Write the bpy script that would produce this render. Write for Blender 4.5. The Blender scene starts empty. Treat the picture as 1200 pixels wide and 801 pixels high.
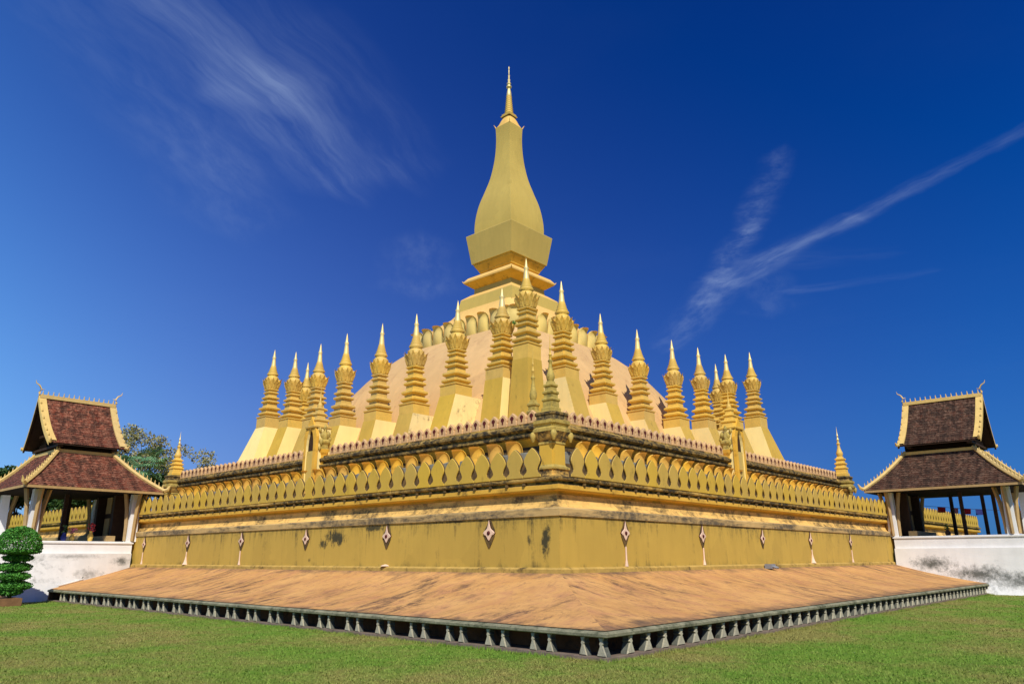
import bpy, math, random
import numpy as np
from mathutils import Vector, Matrix
R = math.radians
random.seed(7); RNG = np.random.default_rng(7)
S = bpy.context.scene
COL = S.collection

# ------------------------------------------------------------------ camera
cam_d = bpy.data.cameras.new('camera'); cam = bpy.data.objects.new('camera', cam_d); COL.objects.link(cam)
cam_d.sensor_fit = 'HORIZONTAL'; cam_d.sensor_width = 36.0; cam_d.lens = 36.0*861.7/1200.0
cam_d.clip_start = .1; cam_d.clip_end = 6000
yaw, pit, rol = R(42.195), R(16.338), R(-.162)
Fv = Vector((math.cos(yaw)*math.cos(pit), math.sin(yaw)*math.cos(pit), math.sin(pit)))
Rv = Vector((math.sin(yaw), -math.cos(yaw), 0)); Uv = Rv.cross(Fv)
R2 = Rv*math.cos(rol)+Uv*math.sin(rol); U2 = Uv*math.cos(rol)-Rv*math.sin(rol)
M4 = Matrix((R2, U2, -Fv)).transposed().to_4x4(); M4.translation = Vector((-43.568, -39.789, 2.16))
cam.matrix_world = M4
S.camera = cam

# ------------------------------------------------------------------ sky, sun, exposure
SUN_AZ, SUN_EL = R(231), R(47)            # direction towards the sun
sund = Vector((math.cos(SUN_AZ)*math.cos(SUN_EL), math.sin(SUN_AZ)*math.cos(SUN_EL), math.sin(SUN_EL)))
S.view_settings.view_transform = 'Standard'; S.view_settings.look = 'None'
S.view_settings.exposure = 0.0; S.view_settings.gamma = 1.0; S.view_settings.use_curve_mapping = False

W = bpy.data.worlds.new('World'); S.world = W; W.use_nodes = True
def build_world():
    nt = W.node_tree; nt.nodes.clear(); N = nt.nodes.new; L = nt.links.new
    def val(x, sock):
        if isinstance(x, (int, float)): sock.default_value = x
        elif isinstance(x, (tuple, list)): sock.default_value = x
        else: L(x, sock)
    def m(op, a, b=0.0, c=None, clamp=False):
        n = N('ShaderNodeMath'); n.operation = op; n.use_clamp = clamp
        val(a, n.inputs[0]); val(b, n.inputs[1])
        if c is not None: val(c, n.inputs[2])
        return n.outputs[0]
    def vm(op, a, b=(0, 0, 0), s=None):
        n = N('ShaderNodeVectorMath'); n.operation = op
        val(a, n.inputs[0]); val(b, n.inputs[1])
        if s is not None: val(s, n.inputs['Scale'])
        return n
    def mr(x, a, b, c=0., d=1.):
        n = N('ShaderNodeMapRange'); n.interpolation_type = 'SMOOTHSTEP'
        val(x, n.inputs[0]); n.inputs[1].default_value = a; n.inputs[2].default_value = b
        n.inputs[3].default_value = c; n.inputs[4].default_value = d
        return n.outputs[0]
    sky = N('ShaderNodeTexSky'); sky.sky_type = 'NISHITA'; sky.sun_disc = False
    sky.sun_elevation = SUN_EL; sky.sun_rotation = math.atan2(sund.x, sund.y)
    sky.air_density = 1.0; sky.dust_density = .6; sky.ozone_density = 3.0
    tc = N('ShaderNodeTexCoord'); d = tc.outputs['Generated']
    sep = N('ShaderNodeSeparateXYZ'); L(d, sep.inputs[0])
    z = m('MAXIMUM', sep.outputs[2], .04)
    p = N('ShaderNodeCombineXYZ'); L(m('DIVIDE', sep.outputs[0], z), p.inputs[0]); L(m('DIVIDE', sep.outputs[1], z), p.inputs[1])
    p0 = p.outputs[0]
    def noise(vec, scale, detail=5., rough=.6, col=False):
        n = N('ShaderNodeTexNoise'); L(vec, n.inputs['Vector']); n.inputs['Scale'].default_value = scale
        n.inputs['Detail'].default_value = detail; n.inputs['Roughness'].default_value = rough
        return n.outputs['Color' if col else 'Fac']
    warp = vm('SCALE', vm('SUBTRACT', noise(p0, 3.0, 4, .6, True), (.5, .5, .5)).outputs[0], s=.10).outputs[0]
    pw = vm('ADD', p0, warp).outputs[0]
    def seg(ax, ay, bx, by, w0, w1, amp, stretch=6., fade0=0., fade1=0.):
        dx, dy = bx-ax, by-ay; ln = math.hypot(dx, dy); ux, uy = dx/ln, dy/ln
        q = vm('SUBTRACT', pw, (ax, ay, 0)).outputs[0]
        s = vm('DOT_PRODUCT', q, (ux, uy, 0)).outputs['Value']
        t = vm('DOT_PRODUCT', q, (-uy, ux, 0)).outputs['Value']
        sc = m('MINIMUM', m('MAXIMUM', s, 0.), ln)
        over = m('ABSOLUTE', m('SUBTRACT', s, sc))
        f = m('DIVIDE', sc, ln)
        w = m('ADD', m('MULTIPLY', f, w1-w0), w0)
        dist = m('DIVIDE', m('ADD', m('ABSOLUTE', t), over), w)
        base = mr(dist, 1., 0., 0., 1.)
        c = N('ShaderNodeCombineXYZ'); L(m('MULTIPLY', s, 10./stretch), c.inputs[0]); L(m('MULTIPLY', t, 10.), c.inputs[1]); c.inputs[2].default_value = ax*3+ay
        nz = mr(noise(c.outputs[0], 1.5, 8, .63), .34, .76, .12, 1.)
        fa = m('ADD', m('MULTIPLY', f, fade1-fade0), fade0)
        return m('MULTIPLY', m('MULTIPLY', base, nz), m('MULTIPLY', fa, amp))
    parts = [
        # long thin trail on the right and its branch
        seg(3.15, 1.80, 2.476, 1.153, .15, .14, .75, 3., .35, 1.),
        seg(2.476, 1.153, 2.235, .608, .14, .075, .8, 4., 1., .8),
        seg(2.235, .608, 1.98, .06, .065, .045, .75, 4., .8, .35),
        seg(2.62, 1.33, 2.10, .891, .085, .075, .75, 1.2, .8, .75),
        seg(2.10, .891, 1.714, .623, .075, .06, .75, 1.0, .75, .35),
        seg(2.35, 1.02, 2.62, .62, .14, .10, .26, 5., .8, .2),
        seg(2.75, 1.0, 2.9, .55, .08, .05, .35, 6., .9, .3),
        # feathery cirrus on the left
        seg(.36, 1.24, .66, 1.36, .13, .20, .75, 8., .7, 1.),
        seg(.66, 1.36, 1.05, 1.58, .20, .20, .80, 8., 1., .5),
        seg(.58, 1.18, 1.12, 1.42, .22, .20, .50, 7., .6, .5),
        seg(.30, 1.40, .80, 1.75, .22, .26, .34, 3., .5, .8),
        seg(.60, 1.62, .95, 2.02, .20, .26, .38, 3., .6, .6),
        seg(1.45, 1.72, 1.75, 2.05, .14, .24, .45, 3., .6, .7),
        seg(2.5, 1.0, 2.9, 1.15, .09, .2, .3, 4., .8, .7),
    ]
    tot = parts[0]
    for q in parts[1:]: tot = m('ADD', tot, q)
    veil = m('MULTIPLY', mr(noise(pw, 1.1, 5, .6), .48, .85), .025)
    tot = m('ADD', tot, veil); tot = m('MULTIPLY', tot, mr(sep.outputs[2], .03, .2)); tot = m('MINIMUM', tot, 1.)
    # the clear sky seen through a polariser: deeper towards the zenith and towards the right
    side = vm('DOT_PRODUCT', d, (-.72, .69, 0)).outputs['Value']
    sp = N('ShaderNodeSeparateColor'); L(sky.outputs[0], sp.inputs[0]); cb = N('ShaderNodeCombineColor')
    side = m('MINIMUM', m('MAXIMUM', side, -.6), .55); side2 = m('MULTIPLY', side, side)
    for i, (k, pw_, q, q2, off) in enumerate(SKY_FIT):
        soft = m('DIVIDE', sp.outputs[i], m('ADD', m('MULTIPLY', sp.outputs[i], .5), 1.0))
        v = m('MULTIPLY', m('POWER', soft, pw_), m('EXPONENT', m('ADD', m('MULTIPLY', side, q), m('MULTIPLY', side2, q2))))
        L(m('MAXIMUM', m('MULTIPLY', m('SUBTRACT', m('MULTIPLY', v, k), off), 1/SKY_STR), .01), cb.inputs[i])
    pm = cb.outputs[0]
    mix = N('ShaderNodeMix'); mix.data_type = 'RGBA'; L(m('MULTIPLY', tot, CLOUD_AMT), mix.inputs[0])
    L(pm, mix.inputs[6]); mix.inputs[7].default_value = (*CLOUD_COL, 1)
    bg = N('ShaderNodeBackground'); L(mix.outputs[2], bg.inputs[0]); bg.inputs[1].default_value = SKY_STR
    out = N('ShaderNodeOutputWorld'); L(bg.outputs[0], out.inputs[0])
SKY_STR = .10; SKY_FIT = ((.0559, 2.136, 1.33, .07, .011), (.0690, 2.602, .978, 1.40, 0.), (.1752, 2.532, .517, .863, 0.))
CLOUD_COL = (3.6, 4.7, 7.2); CLOUD_AMT = .40
build_world()
sl = bpy.data.lights.new('sun', 'SUN'); sl.energy = 4.8; sl.angle = R(.53); sl.color = (1, .94, .84)
so = bpy.data.objects.new('sun', sl); COL.objects.link(so)
so.rotation_euler = sund.to_track_quat('Z', 'Y').to_euler(); so.location = (-60, -80, 90)

# ------------------------------------------------------------------ materials
MATS = {}
def mat(name, base, rough=.75, var=.12, vscale=1.2, grime=0., gcol=(.025, .024, .02), gscale=(1.6, 1.6, .35), gthr=.52,
        bump=.15, bscale=14., metal=0., spots=None, alt=None, altthr=.5, altscale=2.5, spec=.18, uvgrime=False, g2r=(.42, .62), soft=.13, patch=False, drip=None):
    """weathered painted plaster: base colour, slow hue drift, optional second colour and grime with soft edges"""
    m = bpy.data.materials.new(name); m.use_nodes = True; MATS[name] = m
    nt = m.node_tree; N = nt.nodes.new; L = nt.links.new
    P = nt.nodes['Principled BSDF']; P.inputs['Roughness'].default_value = rough; P.inputs['Metallic'].default_value = metal
    P.inputs['Specular IOR Level'].default_value = spec
    tc = N('ShaderNodeTexCoord'); geo = N('ShaderNodeNewGeometry')
    oc = geo.outputs['Position'] if not uvgrime else tc.outputs['UV']
    pos = geo.outputs['Position']
    def noise(scale, detail=5, rough=.6, vec=None, sc=None):
        n = N('ShaderNodeTexNoise'); n.inputs['Scale'].default_value = scale; n.inputs['Detail'].default_value = detail; n.inputs['Roughness'].default_value = rough
        v = vec or pos
        if sc:
            mp = N('ShaderNodeMapping'); mp.inputs['Scale'].default_value = sc; L(v, mp.inputs[0]); v = mp.outputs[0]
        L(v, n.inputs['Vector']); return n.outputs['Fac']
    def mr(x, a, b, c=0., d=1.):
        n = N('ShaderNodeMapRange'); L(x, n.inputs[0]); n.inputs[1].default_value = a; n.inputs[2].default_value = b
        n.inputs[3].default_value = c; n.inputs[4].default_value = d; return n.outputs[0]
    def mix(f, a, b, mode='MIX'):
        n = N('ShaderNodeMix'); n.data_type = 'RGBA'; n.blend_type = mode
        if isinstance(f, float): n.inputs[0].default_value = f
        else: L(f, n.inputs[0])
        for x, i in ((a, 6), (b, 7)):
            if isinstance(x, tuple): n.inputs[i].default_value = (*x, 1)
            else: L(x, n.inputs[i])
        return n.outputs[2]
    lo = tuple(c*(1-var) for c in base); hi = tuple(min(1, c*(1+var)) for c in base)
    c = mix(mr(noise(vscale, 6, .65), .3, .7), lo, hi)
    if alt: c = mix(mr(noise(altscale, 6, .7), altthr, altthr+.14), c, alt)
    if patch:
        vo = N('ShaderNodeTexVoronoi'); vo.inputs['Scale'].default_value = .42; vd = N('ShaderNodeVectorMath'); vd.operation = 'ADD'; L(pos, vd.inputs[0])
        vn = N('ShaderNodeTexNoise'); vn.inputs['Scale'].default_value = .8; vn.inputs['Detail'].default_value = 4; L(pos, vn.inputs['Vector']); vs_ = N('ShaderNodeVectorMath'); vs_.operation = 'SCALE'; L(vn.outputs['Color'], vs_.inputs[0]); vs_.inputs['Scale'].default_value = 1.6; L(vs_.outputs[0], vd.inputs[1]); L(vd.outputs[0], vo.inputs['Vector'])
        sr = N('ShaderNodeSeparateColor'); L(vo.outputs['Color'], sr.inputs[0]); c = mix(mr(sr.outputs[0], 0., 1., 0., .5), c, tuple(x*.80 for x in base)); c = mix(mr(sr.outputs[1], .6, 1., 0., .3), c, tuple(min(1, x*1.15) for x in base))
    c = mix(mr(noise(1.0, 5, .6, None, (2.6, 2.6, .12)), .42, .7, 0, .30 if var < .15 else .1), c, tuple(x*.80 for x in base))
    c = mix(mr(noise(28, 3, .6), .55, .8, 0, .35*min(1, var*3)), c, tuple(x*.6 for x in base))
    if grime > 0:
        g1 = mr(noise(1., 8, .72, oc, gscale), gthr, gthr+.12)
        g2 = mr(noise(3.3, 7, .75, oc), *g2r)
        mm = N('ShaderNodeMath'); mm.operation = 'MULTIPLY'; L(g1, mm.inputs[0]); L(g2, mm.inputs[1])
        m2 = N('ShaderNodeMath'); m2.operation = 'MULTIPLY'; L(mm.outputs[0], m2.inputs[0]); m2.inputs[1].default_value = grime
        c = mix(m2.outputs[0], c, gcol)
    if drip:
        sz_ = N('ShaderNodeSeparateXYZ'); L(pos, sz_.inputs[0])
        for (za, zb_, wt, sc, amt) in drip:
            f = mr(sz_.outputs[2], za, zb_, 0., wt); nn = noise(1.0, 6, .7, None, (sc, sc, .22))
            ad = N('ShaderNodeMath'); ad.operation = 'ADD'; L(f, ad.inputs[0]); L(nn, ad.inputs[1]); cut = N('ShaderNodeMath'); cut.operation = 'MULTIPLY'; L(mr(ad.outputs[0], .66, .86, 0., amt), cut.inputs[0]); L(mr(noise(4.5, 6, .75), .35, .6), cut.inputs[1])
            c = mix(cut.outputs[0], c, gcol)
    for (sx, sy, sz, rx, ry, rz, amt, thr) in (spots or []):
        v = N('ShaderNodeVectorMath'); v.operation = 'SUBTRACT'; L(pos, v.inputs[0]); v.inputs[1].default_value = (sx, sy, sz)
        w = N('ShaderNodeVectorMath'); w.operation = 'DIVIDE'; L(v.outputs[0], w.inputs[0]); w.inputs[1].default_value = (rx, ry, rz)
        ln = N('ShaderNodeVectorMath'); ln.operation = 'LENGTH'; L(w.outputs[0], ln.inputs[0])
        fall = mr(ln.outputs['Value'], 0., 1., .30, -.22)
        nn = noise(3.4 if 'white' in name else 2.6, 9, .8, None, (1., 1., 1.) if 'white' in name else (1.3, 1.3, .8))
        ad = N('ShaderNodeMath'); ad.operation = 'ADD'; L(fall, ad.inputs[0]); L(nn, ad.inputs[1])
        c = mix(mr(ad.outputs[0], thr, thr+soft, 0, amt), c, gcol)
    oi = N('ShaderNodeObjectInfo'); rt = N('ShaderNodeHueSaturation'); L(mr(oi.outputs['Random'], 0, 1, .90, 1.06), rt.inputs['Value']); L(mr(oi.outputs['Random'], 0, 1, .96, 1.04), rt.inputs['Saturation']); L(c, rt.inputs['Color']); c = rt.outputs[0]
    L(c, P.inputs['Base Color'])
    if bump > 0:
        b = N('ShaderNodeBump'); b.inputs['Strength'].default_value = bump; b.inputs['Distance'].default_value = .03
        L(noise(bscale, 6, .65), b.inputs['Height']); L(b.outputs[0], P.inputs['Normal'])
    return m
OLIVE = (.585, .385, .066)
M = {}
M['wall'] = mat('olive_gold_wall', OLIVE, drip=[(2.5, 3.46, .26, 3.2, .8), (3.2, 3.46, .24, 1.2, .7), (2.15, 1.84, .22, 2.2, .7)], patch=True, rough=.62, var=.07, vscale=.5, grime=.6, gscale=(2.2, 2.2, .22), gthr=.56, bump=.12, bscale=9,
    spots=[(-24.68, -12.5, 3.0, 1.5, 1.6, .62, .95, .53), (-24.68, -11.6, 2.75, 1., .8, .5, .9, .56), (-24.68, -15.1, 3.32, 1.5, 1.3, .30, .9, .54), (-24.6, -24.1, 2.6, .40, .40, 1.05, .95, .50), (-24.6, -23.4, 2.7, .5, .22, .5, .8, .60),
           (-24.68, -13.9, 2.1, .5, .5, .3, .7, .66), (-24.68, -10.6, 2.1, .6, .5, .3, .7, .64), (-20, -24.68, 3.42, 3.5, .6, .14, .8, .60), (-12, -24.68, 3.42, 4, .6, .16, .8, .58), (-24.68, -20, 3.42, .6, 3.5, .12, .8, .60)], gcol=(.045, .045, .025))
M['petal'] = mat('pale_olive_petal', (.70, .53, .17), .6, .06, .6, grime=.3, gscale=(2, 2, .4), gthr=.62, bump=.08)
M['olive'] = mat('olive_gold_paint', OLIVE, .6, .08, .8, grime=.6, gscale=(2.4, 2.4, .8), gthr=.56, gcol=(.07, .06, .025), bump=.12)
M['olive_clean'] = mat('olive_gold_clean', (.575, .42, .108), patch=True, rough=.5, var=.05, vscale=.3, grime=.35, gscale=(1.6, 1.6, .14), gthr=.58, gcol=(.16, .11, .03), bump=.06, bscale=6)
M['yellow'] = mat('yellow_ochre_paint', (.72, .42, .065), .65, .12, 1.2, grime=.75, gscale=(1.0, 1.0, 1.4), gthr=.53, g2r=(.38, .6), gcol=(.07, .045, .02), bump=.2)
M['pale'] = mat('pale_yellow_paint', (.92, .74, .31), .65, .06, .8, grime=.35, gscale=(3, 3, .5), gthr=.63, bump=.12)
M['pale_stained'] = mat('stained_pale_paint', (.90, .73, .33), .7, .08, 1.5, grime=.9, gscale=(1.3, 1.3, .9), gthr=.50, gcol=(.16, .10, .05), bump=.25)
M['peach'] = mat('peach_cream_paint', (.80, .50, .15), .65, .08, .8, grime=.4, gscale=(1.2, 1.2, 1.2), gthr=.6, bump=.12)
M['cav'] = mat('weathered_peach_moulding', (.80, .50, .15), .7, .12, 1.5, grime=.9, gscale=(.8, .8, 1.6), gthr=.46, g2r=(.33, .56), gcol=(.09, .065, .035), bump=.3)
M['mould'] = mat('mouldy_shaded_cornice_paint', (.50, .34, .11), .8, .2, 2, grime=.97, gscale=(.5, .5, 2.2), gthr=.33, g2r=(.28, .55), bump=.3)  # real mould, blackened further to carry the shadow in the cornice bands
M['mould2'] = mat('part_mouldy_moulding', (.60, .38, .10), .75, .15, 2, grime=.95, gscale=(.5, .5, 2.0), gthr=.38, g2r=(.32, .55), bump=.25)
M['frieze'] = mat('stained_frieze', (.62, .42, .16), .75, .12, 2, grime=.85, gscale=(.30, .30, 2.0), gthr=.43, g2r=(.30, .55), gcol=(.06, .06, .055), bump=.35)
M['plinth'] = mat('dirty_plinth_paint', (.46, .31, .09), .8, .2, 3, grime=.9, gscale=(1.6, 1.6, 1.4), gthr=.50, gcol=(.05, .035, .02), bump=.25)
M['side'] = mat('dark_edge_and_gap_shade', (.15, .095, .035), .9, .3, 3, grime=.9, gscale=(1, 1, 1), gthr=.4, bump=.3)  # dark brown for edges; also paints the shade in gaps behind leaves and petals
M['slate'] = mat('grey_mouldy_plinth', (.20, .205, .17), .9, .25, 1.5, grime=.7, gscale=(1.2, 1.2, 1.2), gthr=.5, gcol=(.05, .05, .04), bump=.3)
M['dome'] = mat('peach_dome_plaster', (.72, .455, .185), patch=True, rough=.7, var=.06, vscale=.4, grime=.45, gscale=(1.0, 1.0, .16), gthr=.50, gcol=(.36, .17, .08), bump=.15)
M['gilt'] = mat('gilded_paint', (.70, .465, .105), .5, .1, 2, grime=.55, gscale=(2.2, 2.2, .6), gthr=.56, gcol=(.10, .07, .02), bump=.12, spec=.25)
M['gilt_bright'] = mat('bright_gilding', (.88, .70, .27), .40, .05, 2, bump=.03, metal=.25, spec=.6)
M['gilt_mould'] = mat('mossy_gilding', (.44, .33, .09), .65, .2, 3, grime=.8, gscale=(2.5, 2.5, 1.6), gthr=.47, gcol=(.05, .05, .025), bump=.3)
M['pink'] = mat('pink_plaster', (.62, .395, .19), .7, .14, 3, grime=.6, gscale=(3, 3, 3), gthr=.52, gcol=(.25, .12, .07), bump=.15)
M['pinkwhite'] = mat('pale_pink_plaster', (.78, .56, .40), .7, .1, 5, bump=.15)
M['maroon'] = mat('maroon_paint', (.10, .018, .016), .7, .2, 6, bump=.1)
M['white'] = mat('whitewash', (.80, .79, .76), .8, .05, 1.5, bump=.15, bscale=8)
M['white_dirty'] = mat('mould_streaked_whitewash', (.78, .77, .73), .85, .06, 1.2, grime=.8, gscale=(.55, .55, .7), gthr=.55, gcol=(.10, .105, .09), bump=.25, soft=.34,
    spots=[(9.6, -27.0, 1.75, 1.6, 2.0, .7, .95, .42), (9.6, -29.4, 1.15, 1.6, 2.6, .75, .95, .40), (9.4, -31.4, .8, 1.8, 2.6, .8, .9, .40), (-27.2, 8, 1.3, 1.8, 2, .6, .7, .5), (-29.2, 6.5, 1.0, 1.7, 2, .6, .65, .52), (-25.4, 8, 2.0, 1.0, 2, .45, .85, .44), (-28, 8, 2.3, 3., 2, .25, .6, .50)])
M['balu'] = mat('lichen_grey_stone', (.42, .39, .28), .9, .18, 4, grime=.7, gscale=(6, 6, 3), gthr=.52, gcol=(.10, .105, .07), bump=.4, bscale=25)
M['balu_shade'] = mat('mossy_stone_side_shade', (.13, .135, .11), .95, .25, 4, grime=.8, gscale=(4, 4, 3), gthr=.45, gcol=(.03, .035, .025), bump=.4, bscale=25)  # baluster sides coloured darker than the fronts: their shadow is painted in
M['ledge'] = mat('lichen_ledge_stone', (.26, .25, .16), .9, .25, 3, grime=.9, gscale=(1.2, 1.2, 4), gthr=.42, gcol=(.055, .065, .035), bump=.5, bscale=20)
M['kerb'] = mat('dark_kerb_stone', (.17, .13, .10), .9, .25, 3, grime=.6, gscale=(2, 2, 2), bump=.5, bscale=20)
M['recess'] = mat('dark_ochre_wall', (.20, .085, .035), .9, .3, 1.5, grime=.9, gscale=(.8, .8, .8), gthr=.46, bump=.3)  # dark reddish ochre with near-black blotches
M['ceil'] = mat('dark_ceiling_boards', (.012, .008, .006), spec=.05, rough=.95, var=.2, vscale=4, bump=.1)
M['wood'] = mat('dark_brown_wood', (.045, .024, .014), .7, .25, 4, bump=.15)
M['tan'] = mat('tan_wood_paint', (.42, .28, .12), .7, .15, 3, bump=.1)
M['trim'] = mat('cream_yellow_trim', (.66, .47, .17), .6, .12, 3, grime=.35, gscale=(3, 3, 3), gthr=.6, bump=.15)
M['grey'] = mat('grey_plastic', (.22, .23, .25), .5, .1, 5, bump=.02)
M['bark'] = mat('bark', (.12, .09, .065), .9, .3, 6, bump=.6, bscale=25)
M['soil'] = mat('brown_soil', (.10, .065, .04), .95, .3, 5, bump=.6, bscale=20)
M['brick'] = mat('brown_kerb_brick', (.20, .11, .055), .9, .25, 3, bump=.4)
M['red'] = mat('red_cloth', (.5, .03, .04), .8, .1, 4, bump=0); M['blue'] = mat('dark_blue_cloth', (.03, .04, .18), .8, .1, 4, bump=0); M['pinkc'] = mat('pink_cloth', (.6, .2, .25), .8, .1, 4, bump=0)

def apron_mat():
    m = bpy.data.materials.new('stained_terracotta_plaster'); m.use_nodes = True
    nt = m.node_tree; N = nt.nodes.new; L = nt.links.new; P = nt.nodes['Principled BSDF']; P.inputs['Roughness'].default_value = .85; P.inputs['Specular IOR Level'].default_value = .2
    uv = N('ShaderNodeUVMap'); uv.uv_map = 'UVMap'
    def noise(sc, detail=7, rough=.7, dist=0.):
        mp = N('ShaderNodeMapping'); mp.inputs['Scale'].default_value = sc; L(uv.outputs[0], mp.inputs[0])
        n = N('ShaderNodeTexNoise'); n.inputs['Scale'].default_value = 1; n.inputs['Detail'].default_value = detail; n.inputs['Roughness'].default_value = rough; n.inputs['Distortion'].default_value = dist
        L(mp.outputs[0], n.inputs['Vector']); return n.outputs['Fac']
    def mr(x, a, b, c=0., d=1.):
        n = N('ShaderNodeMapRange'); L(x, n.inputs[0]); n.inputs[1].default_value = a; n.inputs[2].default_value = b; n.inputs[3].default_value = c; n.inputs[4].default_value = d; return n.outputs[0]
    def mix(f, a, b):
        n = N('ShaderNodeMix'); n.data_type = 'RGBA'; L(f, n.inputs[0])
        for x, i in ((a, 6), (b, 7)):
            if isinstance(x, tuple): n.inputs[i].default_value = (*x, 1)
            else: L(x, n.inputs[i])
        return n.outputs[2]
    def mul(a, b):
        n = N('ShaderNodeMath'); n.operation = 'MULTIPLY'; L(a, n.inputs[0]); L(b, n.inputs[1]); return n.outputs[0]
    c = mix(mr(noise((.45, .40, 1)), .3, .7), (.52, .265, .085), (.69, .39, .135))
    c = mix(mr(noise((1.0, .8, 1), 8, .7, .4), .48, .68, 0, .65), c, (.47, .215, .11))
    c = mix(mr(noise((3.0, 2.4, 1), 7, .75), .52, .70, 0, .5), c, (.30, .145, .085))
    big = mr(noise((.26, .22, 1), 4, .6, .4), .42, .56)
    st = mul(mr(noise((1.2, .42, 1), 8, .75, 1.2), .47, .62), mr(noise((3.6, 2.4, 1), 8, .8), .33, .56))
    c = mix(mul(mul(st, big), mr(noise((.9, .9, 1)), .3, .5, .65, 1.)), c, (.05, .036, .034))
    st3 = mul(mr(noise((5.0, 3.0, 1), 8, .8, .6), .52, .64), mr(noise((.6, .5, 1)), .42, .6, .1, .8))
    c = mix(st3, c, (.16, .085, .06))
    su = N('ShaderNodeSeparateXYZ'); L(uv.outputs[0], su.inputs[0])
    for a_, b_ in ((29.0, 29.6), (25.6, 24.75)):       # mossy dirt gathered along the lip and under the wall
        ad = N('ShaderNodeMath'); ad.operation = 'ADD'; L(mr(su.outputs[1], a_, b_, 0., .26), ad.inputs[0]); L(noise((1.3, 1.1, 1), 8, .75), ad.inputs[1])
        c = mix(mr(ad.outputs[0], .60, .80, 0., .75), c, (.13, .085, .055))
    c = mix(mr(noise((16, 13, 1), 4, .75), .58, .8, 0, .45), c, (.24, .12, .07))
    L(c, P.inputs['Base Color'])
    b = N('ShaderNodeBump'); b.inputs['Strength'].default_value = .35; b.inputs['Distance'].default_value = .04; L(noise((5, 4, 1)), b.inputs['Height']); L(b.outputs[0], P.inputs['Normal'])
    return m
M['apron'] = apron_mat()

def tile_mat(name, c1, c2, c3):
    m = bpy.data.materials.new(name); m.use_nodes = True
    nt = m.node_tree; N = nt.nodes.new; L = nt.links.new; P = nt.nodes['Principled BSDF']; P.inputs['Roughness'].default_value = .85; P.inputs['Specular IOR Level'].default_value = .2
    uv = N('ShaderNodeUVMap'); uv.uv_map = 'UVMap'
    br = N('ShaderNodeTexBrick'); L(uv.outputs[0], br.inputs['Vector']); br.inputs['Scale'].default_value = 1.0
    br.inputs['Brick Width'].default_value = .22; br.inputs['Row Height'].default_value = .2; br.inputs['Mortar Size'].default_value = .008; br.inputs['Bias'].default_value = -.05
    br.inputs['Color1'].default_value = (*c1, 1); br.inputs['Color2'].default_value = (*c2, 1); br.inputs['Mortar'].default_value = (.012, .008, .006, 1)
    wn = N('ShaderNodeTexNoise'); L(uv.outputs[0], wn.inputs['Vector']); wn.inputs['Scale'].default_value = 4.5; wn.inputs['Detail'].default_value = 6; wn.inputs['Roughness'].default_value = .8
    mr = N('ShaderNodeMapRange'); L(wn.outputs['Fac'], mr.inputs[0]); mr.inputs[1].default_value = .47; mr.inputs[2].default_value = .58
    mx = N('ShaderNodeMix'); mx.data_type = 'RGBA'; L(mr.outputs[0], mx.inputs[0]); L(br.outputs['Color'], mx.inputs[6]); mx.inputs[7].default_value = (*c3, 1)
    w2 = N('ShaderNodeTexNoise'); L(uv.outputs[0], w2.inputs['Vector']); w2.inputs['Scale'].default_value = 2.2; w2.inputs['Detail'].default_value = 5
    mr2 = N('ShaderNodeMapRange'); L(w2.outputs['Fac'], mr2.inputs[0]); mr2.inputs[1].default_value = .45; mr2.inputs[2].default_value = .62; mr2.inputs[4].default_value = .75
    m2 = N('ShaderNodeMix'); m2.data_type = 'RGBA'; L(mr2.outputs[0], m2.inputs[0]); L(mx.outputs[2], m2.inputs[6]); m2.inputs[7].default_value = (.014, .009, .007, 1)
    L(m2.outputs[2], P.inputs['Base Color'])
    b = N('ShaderNodeBump'); b.inputs['Strength'].default_value = .6; b.inputs['Distance'].default_value = .03; L(br.outputs['Fac'], b.inputs['Height']); b.invert = True; L(b.outputs[0], P.inputs['Normal'])
    return m
M['tile_red'] = tile_mat('red_brown_roof_tiles', (.20, .048, .024), (.042, .016, .010), (.34, .15, .09))
M['tile_dark'] = tile_mat('dark_brown_roof_tiles', (.085, .032, .018), (.020, .012, .008), (.17, .10, .065))

def leaf_mat(name, c1, c2, rough=.55):
    m = bpy.data.materials.new(name); m.use_nodes = True
    nt = m.node_tree; N = nt.nodes.new; L = nt.links.new; P = nt.nodes['Principled BSDF']; P.inputs['Roughness'].default_value = rough; P.inputs['Specular IOR Level'].default_value = .25
    g = N('ShaderNodeNewGeometry'); r = N('ShaderNodeValToRGB'); L(g.outputs['Random Per Island'], r.inputs[0])
    r.color_ramp.elements[0].color = (*c1, 1); r.color_ramp.elements[1].color = (*c2, 1)
    L(r.outputs[0], P.inputs['Base Color']); return m
M['leaf_dark'] = leaf_mat('dark_green_leaves', (.012, .035, .008), (.05, .11, .02))
M['leaf_grey'] = leaf_mat('grey_green_leaves', (.17, .17, .06), (.38, .35, .15))
M['leaf_topiary'] = leaf_mat('clipped_bright_leaves', (.03, .14, .015), (.10, .32, .04))
M['leaf_palm'] = leaf_mat('palm_leaves', (.05, .14, .06), (.17, .32, .14))
M['blade'] = leaf_mat('grass_blades', (.10, .215, .02), (.195, .31, .04), .8)
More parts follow.
